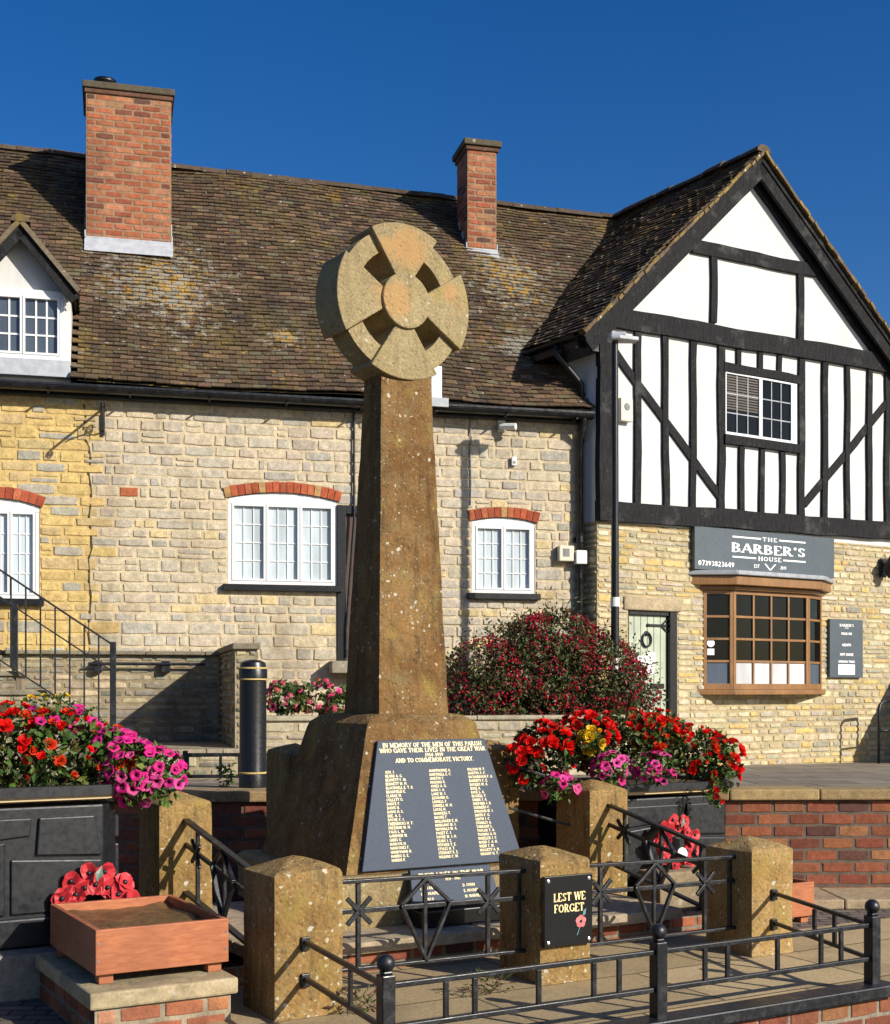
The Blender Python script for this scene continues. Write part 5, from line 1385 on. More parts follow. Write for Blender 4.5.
# principal rafters against the wall
for s,(u0,u1) in enumerate(((.02,uA-.02),(RW-.0,uA+.02))):
    timber((u0,under(u0,.24)),(u1,under(u1,.24)),.24,8+s,.05,False)
zj=lambda x: 515-7+(x-597)*.0725
zt=lambda x: 327+.163*(x-660)+9
for i,(x,w) in enumerate(((636.5,.095),(664.6,.09),(692,.095),(823.5,.10),(846,.085),(868,.095),(886,.10))):
    timber((x,zt(x)),(x,zj(x)),w,20+i)
timber((720,zt(720)),(720,zj(720)),.11,31); timber((800,zt(800)),(800,zj(800)),.11,32)
for i,x in enumerate((740.5,760.5,781)): timber((x,447),(x,zj(x)),.085,40+i)
for i,x in enumerate((738,759,778.5)): timber((x,zt(x)),(x,374),.075,50+i,.030)
zhd=(B.uv(722,368)[1]+B.uv(798,379)[1])/2; zsl=(B.uv(722,441)[1]+B.uv(798,447)[1])/2
timber((B.uv(722,0)[0],zhd),(B.uv(798,0)[0],zhd),.11,60,.040,False); timber((B.uv(722,0)[0],zsl),(B.uv(798,0)[0],zsl-.004),.11,61,.06,False)
timber((614,353),(720,497),.105,62,.028); timber((893,395),(803,505),.105,63,.028)
# upper window, leaded
u0,zT_=B.uv(724,373.5); u1,_q=B.uv(795.5,383); zB_=B.uv(724,435)[1]
zT_=zhd-.058; zB_=zsl+.058
mb=MB(); um=(u0+u1)/2-.02
mb.box(u0,u1,-.030,.03,zB_,zB_+.035); mb.box(u0,u1,-.030,.03,zT_-.025,zT_); mb.box(u0,u0+.02,-.028,.03,zB_+.035,zT_-.025); mb.box(u1-.11,u1,-.028,.03,zB_+.035,zT_-.025); mb.box(um-.03,um+.03,-.029,.03,zB_+.035,zT_-.025)
wf=mb.build('window',M['white'],bar,bevel=.004)
mb=MB()
for a,b in ((u0+.02,um-.03),(um+.03,u1-.11)):
    for q in (1,2): x=a+(b-a)*q/3; mb.box(x-.007,x+.007,-.016,-.006,zB_+.035,zT_-.025)
    for q in (1,2): z=zB_+.035+(zT_-.06-zB_)*q/3; mb.box(a,b,-.015,-.005,z-.007,z+.007)
mb.build('lead_bars',M['lead'],wf)
mb=MB(); mb.poly([(u0,-.005,zB_),(u1,-.005,zB_),(u1,-.005,zT_),(u0,-.005,zT_)]); mb.build('glazing',M['paneDark'],wf)
mb=MB(); z=zB_+.33
while z<zT_-.05: mb.box(u0+.03,um-.035,-.009,-.0055,z,z+.020); z+=.034
mb.build('blind',m_plain('dim_blind',(.075,.060,.045),.6),wf)
# roof slopes
mb=MB(); BD=6.4
tiles(mb,(el[0],BD,el[1]),(el[0],VD,el[1]),(apx[0],BD,apx[1]),(apx[0],VD,apx[1]),.095,.155,91,pal_tile,sag=.03)
tiles(mb,(ER_u,VD,ER_z),(ER_u,BD,ER_z),(apx[0],VD,apx[1]),(apx[0],BD,apx[1]),.095,.155,92,pal_tile,sag=.03)
br=mb.build('roof',M['tiles2'],bar)
mb=MB(); ridge(mb,(apx[0],VD-.02,apx[1]+.005),(apx[0],BD,apx[1]+.005),.115,93,c=(.10,.075,.045)); mb.build('ridge_tiles',M['ridge'],br)
mb=MB(); rnd=random.Random(6)   # mortared verge course, mossy gold
for (ua,za,ub,zb_) in ((el[0],el[1],apx[0],apx[1]),(ER_u,ER_z,apx[0],apx[1])):
    n=36
    for i in range(n):
        f0,f1=i/n,(i+.96)/n; h=rnd.uniform(.034,.046)
        mb.bar((ua+(ub-ua)*f0,VD+.03+rnd.uniform(-.012,.01),za+(zb_-za)*f0-.022),(ua+(ub-ua)*f1,VD+.03+rnd.uniform(-.012,.01),za+(zb_-za)*f1-.018),.13,h,0,jit(choose([(3,(.17,.115,.05)),(2,(.22,.15,.05)),(2,(.13,.09,.055))],rnd),rnd,.2))
mb.build('verge',M['ridge'],br)
mb=MB()
for s,(ua,za,ub,zb_) in enumerate(((el[0]-.02,el[1]-.02,apx[0],apx[1]),(ER_u,ER_z,apx[0],apx[1]))):
    sg=-1
    m=MB(); n_=Vector((-(zb_-za),0,(ub-ua))).normalized(); n_=n_ if n_.z>0 else -n_
    o=-n_*.155; m.bar(Vector((ua,VD+.055,za))+o,Vector((ub,VD+.055,zb_))+o,.045,.22,up=n_); 
    o=-n_*.075; m.bar(Vector((ua,VD+.035,za))+o,Vector((ub,VD+.035,zb_))+o,.045,.06,up=n_)
    m.build('bargeboard',M['timber'],bar)
    m=MB(); o=-n_*.075; m.bar(Vector((ua,VD/2+.04,za))+o,Vector((ub,VD/2+.04,zb_))+o,-VD-.03,.03,up=n_); m.build('soffit',M['timber'],bar)
m=MB()
for i in range(9):
    a0=math.pi+math.pi*i/9; a1=math.pi+math.pi*(i+1)/9; X=el[0]-.035; Z=el[1]-.03; r=.045
    m.poly([(X+r*math.cos(a0),VD+.1,Z+r*math.sin(a0)),(X+r*math.cos(a1),VD+.1,Z+r*math.sin(a1)),(X+r*math.cos(a1),1.6,Z+r*math.sin(a1)),(X+r*math.cos(a0),1.6,Z+r*math.sin(a0))])
m.box(el[0]+.0,-.0,-.05,1.6,el[1]-.17,el[1]-.06)
m.build('gutter',M['blackgut'],bar)
mb=MB(); mb.tube([(el[0]-.05,.25,el[1]-.09),(el[0]-.05,.25,el[1]-.2),(-.06,.22,el[1]-.5),(-.06,.22,el[1]-1.2)],.035,10); mb.build('downpipe',M['blackgut'],bar,smooth=True)
# door
a,b,z0,z1=door
mb=MB(); mb.box(a+.0,a+.035,.02,.12,z0,z1); mb.box(b-.115,b,-.006,.12,z0,z1); mb.box(a+.035,b-.115,.015,.12,z1-.05,z1)  # black frame; the wide right jamb puts the reveal's shadow into black paint
d_=mb.build('door',M['blackwood'],bar,bevel=.004)
mb=MB(); n=6
for i in range(n): x=a+.037+(b-a-.155)*i/n; w=(b-a-.155)/n; mb.box(x+.003,x+w-.003,.055,.10,z0,z1-.052)
mb.build('door_leaf',M['sage'],d_,bevel=.005)
mb=MB(); zh=z1-.17
def spy(px,py): return B.uv(px,py,.04)
hx0=a+.45*(b-a); mb.bar((hx0,.046,zh),(b-.12,.046,zh),.014,.030)
for q in (-1,1): mb.bar((b-.22,.045,zh),(b-.13,.045,zh+q*.07),.012,.02)
mb.ball((hx0,.045,zh),.022,8)
mb.bar((hx0,.046,z0+.35),(b-.12,.046,z0+.35),.014,.030)
mb.build('strap_hinge',M['blackwood'],d_)
mb=MB(); kx,kz=a+.42*(b-a),B.uv(648,638)[1]
mb.tube([(kx+.07*math.cos(2*math.pi*i/20),.035,kz+.085*math.sin(2*math.pi*i/20)-.02) for i in range(21)],.012,6,caps=False); mb.lathe([(.03,0),(.03,.02),(.012,.03)],10,(0,0,0)); nn=len(mb.v)-30; mb.v[nn:]=[(kx+p[0],.054-p[2],kz+.06+p[1]) for p in mb.v[nn:]]
mb.build('knocker',M['blackwood'],d_)
mb=MB(); z_l=B.uv(640,686)[1]; mb.box(a+.50*(b-a),b-.17,.042,.053,z_l-.03,z_l+.03); mb.build('letter_plate',M['blackwood'],d_)
mb=MB(); nz=B.uv(640,664)[1]; nx=a+.40*(b-a); mb.box(nx-.12,nx+.14,.048,.053,nz-.12,nz+.10); mb.box(nx+.03,nx+.16,.046,.0475,nz+.0,nz+.15); mb.build('notice',M['paper'],d_)
lt=MB(); lt.box(a-.08,b+.06,-.030,.10,z1+.003,z1+.165,c=(.40,.32,.20)); lt.build('lintel',M['coping'],bar,bevel=.015)
lt=MB(); lt.box(a-.15,b+.1,-.35,.1,z0-.1,z0+.015,c=(.3,.26,.19)); lt.build('door_step',M['coping'],bar,bevel=.01)
# bay window
bay=MB()
cn=[(uw_0,0),(uf0,-pb),(uf1,-pb),(uw_1,0)]
def bayband(m,z0,z1,o0,o1,shift=0):
    """a band round the bay between outward offsets o0<o1"""
    def ofs(o):
        return [(uw_0-o*1.3,.0),(uf0-o*.55,-pb-o),(uf1+o*.55,-pb-o),(uw_1+o*1.3,.0)]
    p0,p1=ofs(o0),ofs(o1)
    for i in range(3):
        m.hexa([(*p1[i],z0),(*p1[i+1],z0),(*p0[i+1],z0),(*p0[i],z0),(*p1[i],z1),(*p1[i+1],z1),(*p0[i+1],z1),(*p0[i],z1)])
fw=.06
def face_bars(m,p,q,cols,rows,zA,zB,ends=(True,True)):
    p,q=Vector((*p,0)),Vector((*q,0)); d=(q-p); L=d.length; d.normalize(); n=Vector((d.y,-d.x,0)); n=n if n.y<0 else -n
    def bx(s0,s1,za,zb,o0,o1):
        m.hexa([p+d*s0+n*o1+Vector((0,0,za)),p+d*s1+n*o1+Vector((0,0,za)),p+d*s1+n*o0+Vector((0,0,za)),p+d*s0+n*o0+Vector((0,0,za)),p+d*s0+n*o1+Vector((0,0,zb)),p+d*s1+n*o1+Vector((0,0,zb)),p+d*s1+n*o0+Vector((0,0,zb)),p+d*s0+n*o0+Vector((0,0,zb))])
    e=.045
    bx(0,e,zA,zB,-.04,.012); bx(L-e,L,zA,zB,-.04,.012)
    bx(e,L-e,zA,zA+.075,-.038,.010); bx(e,L-e,zB-.05,zB,-.038,.010)
    ia,ib,za,zb=e,L-e,zA+.075,zB-.05
    for c in range(1,cols): s=ia+(ib-ia)*c/cols; bx(s-.016,s+.016,za,zb,-.03,.004)
    for r in range(1,rows): z=za+(zb-za)*r/rows; bx(ia,ib,z-.015,z+.015,-.029,.002)
    return p,d,n,ia,ib,za,zb
zA,zB=zb_b+.055,zt_b
faces=[face_bars(bay,cn[0],cn[1],1,4,zA,zB),face_bars(bay,cn[1],cn[2],4,4,zA,zB),face_bars(bay,cn[2],cn[3],1,4,zA,zB)]
bw=bay.build('bay_window',M['baywood'],bar,bevel=.004)
mb=MB(); bayband(mb,zb_b-.01,zb_b+.053,-.05,.075); mb.build('sill',M['baywood'],bw,bevel=.008)
zc=B.uv(704,590)[1]
mb=MB(); bayband(mb,zB+.001,zB+.055,-.05,.06); bayband(mb,zB+.056,zB+.175,-.05,.155); mb.build('cornice',M['baywood'],bw,bevel=.01)
mb=MB(); bayband(mb,zB+.177,zB+.235,-.17,.20); mb.build('lead_roof',M['lead'],bw,bevel=.012)
mb=MB(); mb.slab([cn[0],cn[1],cn[2],cn[3]],zb_b-.005,zb_b+.05); mb.slab([cn[0],cn[1],cn[2],cn[3]],zB-.03,zB+.15); mb.build('bay_boards',M['baywood'],bw)
for k,(p,d,n,ia,ib,za,zb_) in enumerate(faces):
    zm=za+(zb_-za)/4; m=MB(); o=n*-.015; Z=lambda z:Vector((0,0,z))
    m.poly([p+d*ia+o+Z(zm),p+d*ib+o+Z(zm),p+d*ib+o+Z(zb_),p+d*ia+o+Z(zb_)]); m.build('glazing',M['paneDark'],bw)
    m=MB(); m.poly([p+d*ia+o+Z(za),p+d*ib+o+Z(za),p+d*ib+o+Z(zm),p+d*ia+o+Z(zm)]); m.build('frosted_glazing',M['paneFrost'] if k==1 else M['paneGrey'],bw)
p,d,n,ia,ib,za,zb_=faces[0]
st=[]
m=MB(); cz=za+(zb_-za)*.40; q=p+d*(ia+.06)+n*-.012
m.poly([q+d*.05*math.cos(2*math.pi*i/20)+Vector((0,0,cz+.06+.05*math.sin(2*math.pi*i/20))) for i in range(20)]); m.poly([q+d*-.045+Vector((0,0,cz-.09)),q+d*.045+Vector((0,0,cz-.09)),q+d*.045+Vector((0,0,cz-.01)),q+d*-.045+Vector((0,0,cz-.01))]); m.build('window_sticker',M['signwhite'],bw)
p,d,n,ia,ib,za,zb_=faces[1]
# thin black sheet behind the panes, its colour standing for the unlit room
mb=MB(); mb.box(uw_0+.05,uw_1-.05,.03,.035,zb_b+.05,zB); mb.build('unlit_room_sheet',M['blackwood'],bw)

# =================================================================== signs and fittings on the gable house
sg=[B.uv(*p,-.05) for p in ((693,528),(832.5,537),(832.5,582.5),(693,574))]
sa_,sb_=sg[0][0],sg[1][0]; sz0=(sg[2][1]+sg[3][1])/2; sz1=(sg[0][1]+sg[1][1])/2
sz0=max(sz0,zB+.245)
sgn=frame_thing('shop_sign','wide slate grey THE BARBER\'S HOUSE sign above the bay window','sign',B,(sa_+sb_)/2,-.02,sz0)
w,h=sb_-sa_,sz1-sz0
mb=MB(); mb.box(-w/2,w/2,-.06,.0,0,h); mb.build('board',M['slategrey'],sgn,bevel=.004)
sp=lambda x,z,k:(x,-.0615-.00013*k,z)
mb=MB(); S=w/140.0   # one pixel of the photograph across the board
X=lambda f:-w/2+w*f
text(mb,"BARBER'S",X(.512),h*.47,h*.215,sp,'C',.20,.085,True,.06,w*.53)
text(mb,'THE',X(.518),h*.78,h*.095,sp,'C',.2,.1,True,.22,w*.105)
text(mb,'HOUSE',X(.518),h*.305,h*.10,sp,'C',.2,.1,True,.14,w*.165)
for (a,b,z) in ((.255,.455,.83),(.585,.78,.83),(.255,.42,.355),(.615,.78,.355)): mb.poly([(X(a),-.0616,h*z-.010),(X(b),-.0616,h*z-.010),(X(b),-.0616,h*z+.010),(X(a),-.0616,h*z+.010)])
text(mb,'EST',X(.425),h*.13,h*.078,sp,'C',.22,.15,False,.16); text(mb,'2019',X(.615),h*.13,h*.078,sp,'C',.22,.15,False,.12)
vz0,vz1=h*.09,h*.24
for (xa,xb) in ((.485,.521),(.557,.521)): 
    mb.poly([sp(X(xb)-.012,vz0,1),sp(X(xb)+.012,vz0,1),sp(X(xa)+.016,vz1,1),sp(X(xa)-.016,vz1,1)] if xa<xb else [sp(X(xb)-.012,vz0,4),sp(X(xb)+.012,vz0,4),sp(X(xa)+.016,vz1,4),sp(X(xa)-.016,vz1,4)])
text(mb,'07393823649',X(.145),h*.10,h*.115,sp,'C',.2,.16,False,.05,w*.245)
mb.build('lettering',M['signwhite'],sgn)
ib_=[B.uv(*p,-.03) for p in ((828.5,618.5),(861.5,620.5),(861.5,678),(828.5,677))]
ia_=ib_[0][0]; ib2=ib_[1][0]; iz0=(ib_[2][1]+ib_[3][1])/2; iz1=(ib_[0][1]+ib_[1][1])/2
bd=frame_thing('notice_board','tall slate grey price board on the wall right of the bay window','sign',B,(ia_+ib2)/2,-.015,iz0)
w,h=ib2-ia_,iz1-iz0
mb=MB(); mb.box(-w/2,w/2,-.04,0,0,h); mb.build('board',M['slategrey'],bd,bevel=.004)
sp2=lambda x,z,k:(x,-.0412-.00012*k,z)
mb=MB()
def ln_(*a,**k):
    q=MB(); text(q,*a,**k); q.build('lettering',M['signwhite'],bd)
ln_("BARBER'S",0,h*.875,h*.045,sp2,'C',.2,.1,True,.05,w*.42); ln_('HOUSE',0,h*.84,h*.022,sp2,'C',.2,.12,False,.1)
ln_('WALK-INS',0,h*.735,h*.04,sp2,'C',.26,.2,False,.05,w*.32); ln_('GENTS',0,h*.54,h*.04,sp2,'C',.26,.2,False,.05,w*.27); ln_('HOT SHAVE',0,h*.375,h*.042,sp2,'C',.26,.2,False,.05,w*.40); ln_('OPENING TIMES',0,h*.255,h*.036,sp2,'C',.26,.2,False,.05,w*.5)
mb.poly([(-w*.25,-.0413,h*.05),(w*.25,-.0413,h*.05),(w*.25,-.0413,h*.225),(-w*.25,-.0413,h*.225)])
mb.build('price_panel',M['signwhite'],bd)

# alarm box, floodlight, wall lamp
def wallbox(name,label,cat,fr,px0,py0,px1,py1,dep,m,extra=None,group=None):
    a,b,z0,z1=rect(fr,px0,py0,px1,py1,-.02); t=frame_thing(name,label,cat,fr,(a+b)/2,-.016,z0,group); w=(b-a)/2; h=z1-z0
    mb=MB(); mb.box(-w,w,-dep,0,0,h); mb.build('case',m,t,bevel=min(.012,w*.3))
    return t,w,h
t,w,h=wallbox('alarm_box','white alarm box high on the gable wall beside the lamp post','alarm box',B,617.5,398,629.5,423,.07,M['creambox'])
mb=MB(); mb.lathe([(w*.5,0),(w*.4,.006)],14); mb.v=[(x,-.07-z,h*.62+y) for x,y,z in mb.v]; mb.build('lens',M['greyplastic'],t)
t,w,h=wallbox('meter_box','cream meter box left of the pair beside the corner drainpipe','meter box',A,557,546,572,562,.09,M['creambox'],group='utility boxes by the drainpipe')
mb=MB(); mb.box(-w*.5,w*.35,-.094,-.0905,h*.3,h*.8); mb.build('window',M['greyplastic'],t)
t,w,h=wallbox('junction_box','white junction box touching the corner drainpipe','junction box',A,573,551,584,565,.12,M['whiteplastic'],group='utility boxes by the drainpipe')
mb=MB(); mb.tube([(0,-.06,0),(0,-.06,-.1),(-.02,-.04,-.2),(.03,-.03,-.55),(.12,-.03,-.6)],.012,6); mb.build('cable',M['greyplastic'],t)
mb=MB(); mb.lathe([(.04,-.17),(.045,-.10),(.03,-.08)],10,(0,-.06,0)); mb.build('gland',M['blackwood'],t)
# camera and sensor under the gutter
u,z=A.uv(503,426,-.1); t=frame_thing('security_camera','white security camera on a bracket under the gutter','camera',A,u,-.015,z)
mb=MB(); mb.box(-.045,.045,-.03,.0,-.06,.08); mb.build('base',M['creambox'],t,bevel=.006)
mb=MB(); mb.tube([(0,-.03,.02),(.03,-.10,.0)],.018,8); mb.tube([(-.02,-.05,.0),(.13,-.17,-.015)],.038,12); mb.build('body',M['whiteplastic'],t)
mb=MB(); mb.tube([(.0,-.01,.05),(.14,-.012,.07),(.2,-.012,.03),(.17,-.012,-.03)],.008,6); mb.build('cable',M['greyplastic'],t)
t,w,h=wallbox('wall_sensor','tiny white sensor box on the stone wall below the camera','sensor',A,511,457,516,466,.04,M['whiteplastic'])
mb=MB(); mb.box(-w*.5,w*.5,-.043,-.0405,h*.2,h*.5); mb.build('lens',M['greyplastic'],t)
u,z=A.uv(470,420); 
t=frame_thing('wall_cable','thin grey cable clipped down the wall from the gutter to the arched window','cable',A,u,-.02,A.uv(470,505)[1])
mb=MB(); mb.tube([(0,0,0),(.006,0,.3),(-.004,0,.6),(0,0,4.84-A.uv(470,505)[1])],.008,6); mb.build('cable',M['greyplastic'],t)
# iron sign bracket
u,z=A.uv(103,418); t=frame_thing('sign_bracket','black wrought iron sign bracket with scrolls high on the stone wall','bracket',A,u,-.018,z-.2)
mb=MB(); mb.box(-.02,.02,-.012,.0,-.0,.36); mb.build('wall_plate',M['black'],t)
mb=MB(); mb.bar((0,-.01,.30),(0,-.62,.24),.016,.022); mb.tube([(0,-.012,.05)]+[(0,-.05-.40*i/10,.05+.17*math.sin(i/10*1.5)) for i in range(1,11)],.009,6)
mb.tube([(0,-.16-.06*(1-i/26)*math.cos(i*.6),.16+.06*(1-i/26)*math.sin(i*.6)) for i in range(24)],.007,6); mb.tube([(0,-.64-.05*(1-i/26)*math.cos(i*.6),.20+.05*(1-i/26)*math.sin(i*.6)) for i in range(24)],.007,6)
mb.build('scroll_arm',M['black'],t)
# wall lantern at the right edge
u,z=B.uv(886,566,-.1); t=frame_thing('wall_lantern','black wall lantern on the stone wall at the right edge','lantern',B,u+.02,-.02,z-.15)
mb=MB(); mb.box(-.06,.06,-.03,.004,.0,.26); mb.build('wall_plate',M['black'],t,bevel=.006)
mb=MB(); mb.lathe([(.05,-.02),(.095,.06),(.10,.16),(.13,.18),(.05,.25),(.02,.30)],10,(0,-.16,0)); mb.bar((0,-.03,.2),(0,-.16,.26),.02,.02); mb.build('lamp_body',M['black'],t)
# lamp post in front of the corner
lp=P(615,700,14.3); zb_l=terr(14.3); zh=EYE+(HY-341)/F*14.3
t=thing('street_lamp','tall thin black street lamp with a flat white head by the gable corner','street lamp',(lp.x,lp.y,zb_l),rad(12))
H=zh-zb_l
mb=MB(); mb.tube([(0,0,0),(0,0,.55)],.095,16); mb.tube([(0,0,.55),(0,0,.62)],[.095,.045],16); mb.tube([(0,0,.62),(0,0,H)],[.048,.034],14); o=mb.build('post',M['blackwood'],t,smooth=True); o.data.set_sharp_from_angle(angle=rad(40))
mb=MB(); mb.slab([(-.07,-.07),(.02,-.11),(.25,-.07),(.25,.07),(.02,.11),(-.07,.07)],H+.0,H+.045); mb.slab([(-.06,-.05),(.10,-.08),(.12,.08),(-.06,.05)],H+.046,H+.09); mb.build('lamp_head',M['leadpale'],t,bevel=.012)
for zz,hh in ((EYE+(HY-602)/F*14.3-zb_l,.10),(EYE+(HY-664)/F*14.3-zb_l,.13)):
    mb=MB(); mb.lathe([(.0505,zz-hh/2),(.0505,zz+hh/2)],14); mb.build('number_label',M['whiteplastic'],t)
# stub wall with a dark bench and handrail at the right edge
sw_u=B.uv(890,730)[0]+.10
t=frame_thing('porch_wall','stone porch wall standing out from the gable house at the right edge','wall',B,0,0,0)
mb=MB(); masonry(mb,sw_u,sw_u+.3,.45,1.78,pal_b,301,(.055,.105),(.13,.3),.013,.014,T=lambda u,y,z:(u,y-2.05,z),mortar=(.42,.34,.20)); masonry(mb,0,2.03,.45,1.78,pal_b,302,(.055,.105),(.13,.32),.013,.014,T=lambda u,y,z:(sw_u+y,-.02-u,z),mortar=(.42,.34,.20))
mb.build('stonework',[M['cream'],M['cream']],t)
mb=MB(); mb.box(sw_u-.03,sw_u+.34,-2.09,-.03,1.782,1.86,c=(.3,.26,.18)); mb.build('coping',M['coping'],t,bevel=.012)
u,z=B.uv(877,765,-.45); t=frame_thing('grab_rail','black bent iron grab rail by the porch at the right edge','handrail',B,u,-.28,terr(17.6)-.02)
mb=MB(); mb.tube([(0,-.2,0),(0,-.2,.72),(.02,-.2,.80),(.08,-.2,.84),(.34,-.2,.86)],.02,8); mb.tube([(.02,-.2,.45),(.34,-.2,.47)],.015,8); mb.tube([(.34,-.2,.0),(.34,-.2,.86)],.02,8); mb.build('rail',M['black'],t,smooth=True)

# =================================================================== stairs, landing wall, beds
GST=[(4,(.26,.24,.185)),(3,(.33,.29,.20)),(2,(.20,.185,.145)),(1.5,(.40,.33,.20))]
def pal_g(x,z,rnd): return jit(choose(GST,rnd),rnd,.16,.05)
def pal_gg(x,z,rnd): return jit(choose(GST+[(3,(.44,.37,.24))],rnd),rnd,.14,.05)
uS0,uS1=A.uv(235,690,-1.9)[0],A.uv(257,690,-1.9)[0]
zc=A.uv(150,651,-.17)[1]
t=frame_thing('landing_wall','mossy grey stone wall with thin coping below the long house','wall',A)
mb=MB(); masonry(mb,-11.5,uS0-.01,.5,zc-.045,pal_gg,401,(.05,.10),(.14,.40),.008,.011,T=lambda u,y,z:(u,y-.16,z),mortar=(.30,.24,.15)); mb.build('stonework',[M['mossy'],M['mossy']],t)
mb=MB(); rnd=random.Random(9); x=-11.5
while x<uS0: w=min(rnd.uniform(.6,.9),uS0-x); mb.box(x,x+w-.006,-.235,-.015,zc-.044,zc,c=jit((.20,.175,.12),rnd,.15)); x+=w
mb.build('coping',M['coping'],t,bevel=.01)
t=frame_thing('stair_wing_wall','stubby stone wing wall standing out from the house beside the bollard','wall',A)
mb=MB()
masonry(mb,uS0,uS1,.5,zc-.03,pal_g,411,(.06,.11),(.12,.28),.012,.014,T=lambda u,y,z:(u,y-1.9,z),mortar=(.34,.28,.17))
masonry(mb,0,1.88,.5,zc-.03,pal_g,412,(.05,.10),(.14,.35),.012,.016,T=lambda u,y,z:(uS0+y,-.02-u,z),mortar=(.30,.24,.15))
masonry(mb,0,1.88,.5,zc-.03,pal_g,413,(.05,.10),(.14,.35),.012,.014,T=lambda u,y,z:(uS1-y,-1.9+u,z),mortar=(.30,.24,.15))
mb.build('stonework',[M['mossy'],M['mossy']],t)
mb=MB(); mb.box(uS0-.03,uS1+.03,-1.95,-.02,zc-.028,zc+.035,c=(.23,.20,.14)); mb.build('coping',M['coping'],t,bevel=.012)
# ledge at the foot
t=frame_thing('stone_ledge','long pale stone ledge in front of the landing wall','ledge',A)
zl=A.uv(200,749,-2.1)[1]; uL0=A.uv(120,749,-2.1)[0]
mb=MB(); masonry(mb,uL0,uS1+.03,.45,zl-.06,pal_gg,421,(.07,.12),(.15,.4),.012,.014,T=lambda u,y,z:(u,y-2.12,z),mortar=(.34,.28,.17)); mb.build('stonework',[M['mossy'],M['mossy']],t)
mb=MB(); x=uL0; rnd=random.Random(3)
while x<uS1: w=min(.8,uS1+.05-x); mb.box(x,x+w-.006,-2.16,-1.96 if x>uS0-.8 else -.25,zl-.058,zl,c=jit((.34,.29,.19),rnd,.1)); x+=w
mb.box(uL0,uS0-.005,-1.95,-.25,zl-.06,zl-.004,c=(.3,.25,.17))
mb.build('slab',M['coping'],t,bevel=.012)
# stairs
t=frame_thing('stone_steps','worn grey stone steps climbing left beside the iron stair railing','steps',A)
SD=-1.62
tops=[(100,728),(72,709),(44,690),(16,671),(-12,652)]
prev=.5; mb=MB(); tr=MB()
for i,(px,py) in enumerate(tops):
    u,z=A.uv(px,py,SD)
    masonry(mb,-10.5,u,prev,z-.05,pal_gg,431+i,(.06,.10),(.16,.4),.012,.012,T=lambda uu,y,zz:(uu,y+SD,zz),mortar=(.30,.25,.16))
    mb.poly([(u,SD,prev),(u,-.26,prev),(u,-.26,z-.05),(u,SD,z-.05)],1,(.3,.25,.17))
    tr.box(-10.5,u+.03,SD-.03,-.24,z-.049,z,c=(.27+.02*(i%2),.235+.02*(i%2),.165)); prev=z
mb.build('stonework',[M['mossy'],M['mossy']],t); tr.build('tread',M['coping'],t,bevel=.01)
# stair railing
def stairrail(label,d,pa,pb,npost,lower=True,post=True):
    (ua,za),(ub,zb)=A.uv(*pa,d),A.uv(*pb,d); t=frame_thing('stair_railing',label,'railing',A,ub,d,zb-1.0,group='iron stair railings')
    L=lambda u,z:(u-ub,0,z-(zb-1.0)); sl=(za-zb)/(ua-ub)
    mb=MB(); u_end=ua-2.2; mb.bar(L(ub,zb),L(u_end,zb+sl*(u_end-ub)),.04,.018); mb.build('handrail',M['black'],t)
    if lower:
        lo=.86; mb=MB(); mb.bar(L(ub,zb-lo),L(u_end,zb-lo+sl*(u_end-ub)),.03,.014); mb.build('bottom_rail',M['black'],t)
        mb=MB(); mb.bar(L(ub,zb-.26),L(u_end,zb-.26+sl*(u_end-ub)),.03,.014); mb.build('middle_rail',M['black'],t)
        k=1
        while k<24:
            u=ub-.135*k; 
            if u<u_end: break
            z=zb+sl*(u-ub); mb=MB(); mb.box(u-ub-.008,u-ub+.008,-.008,.008,z-(zb-1)-.86,z-(zb-1)-.01); mb.build('baluster',M['black'],t); k+=1
    if post:
        mb=MB(); zlow=A.uv(113,737,d)[1]-(zb-1.0) if lower else -.4
        mb.box(-.03,.03,-.03,.03,zlow,1.03); mb.build('newel_post',M['black'],t,bevel=.004)
stairrail('long black iron stair railing with balusters at the left edge',SD-.06,(0,570),(113,645),8)
stairrail('short black iron handrail on the wall side of the steps',-.42,(0,597),(15,607),0,False)
t=frame_thing('wall_handrail','thin black handrail fixed along the mossy landing wall','handrail',A,0,-.17,A.uv(150,664,-.25)[1])
ua,ub=A.uv(88,664,-.25)[0],A.uv(205,664,-.25)[0]
mb=MB(); mb.tube([(ua,-.09,0),(ub,-.09,0)],.017,8); mb.build('rail',M['black'],t)
for u in (ua+.1,ub-.42): mb=MB(); mb.box(u-.05,u+.05,-.085,.0,-.09,.03); mb.build('bracket',M['black'],t,bevel=.01)

# bed wall under the bush
BD_=-2.05
zt_bed=A.uv(300,716,BD_)[1]; ub0=uS1+.04; ub1=A.uv(622,718,BD_)[0]
t=frame_thing('flower_bed_wall','low pale stone wall of the flower bed in front of the long house','wall',A)
mb=MB(); masonry(mb,ub0,ub1,.45,zt_bed-.05,lambda x,z,r: jit(choose([(4,(.46,.40,.28)),(3,(.40,.35,.25)),(2,(.52,.46,.33))],r),r,.12),501,(.07,.13),(.16,.42),.013,.014,T=lambda u,y,z:(u,y+BD_,z),mortar=(.40,.33,.21))
masonry(mb,0,1.2,.45,zt_bed-.05,pal_gg,502,(.07,.13),(.16,.42),.013,.014,T=lambda u,y,z:(ub1-y,BD_+u,z),mortar=(.40,.33,.21))
mb.build('stonework',[M['cream'],M['cream']],t)
mb=MB(); x=ub0; rnd=random.Random(12)
while x<ub1: w=min(rnd.uniform(.4,.7),ub1+.03-x); mb.box(x,x+w-.006,BD_-.04+rnd.uniform(-.01,.01),BD_+.26,zt_bed-.048,zt_bed+rnd.uniform(-.006,.004),c=jit((.42,.37,.26),rnd,.12)); x+=w
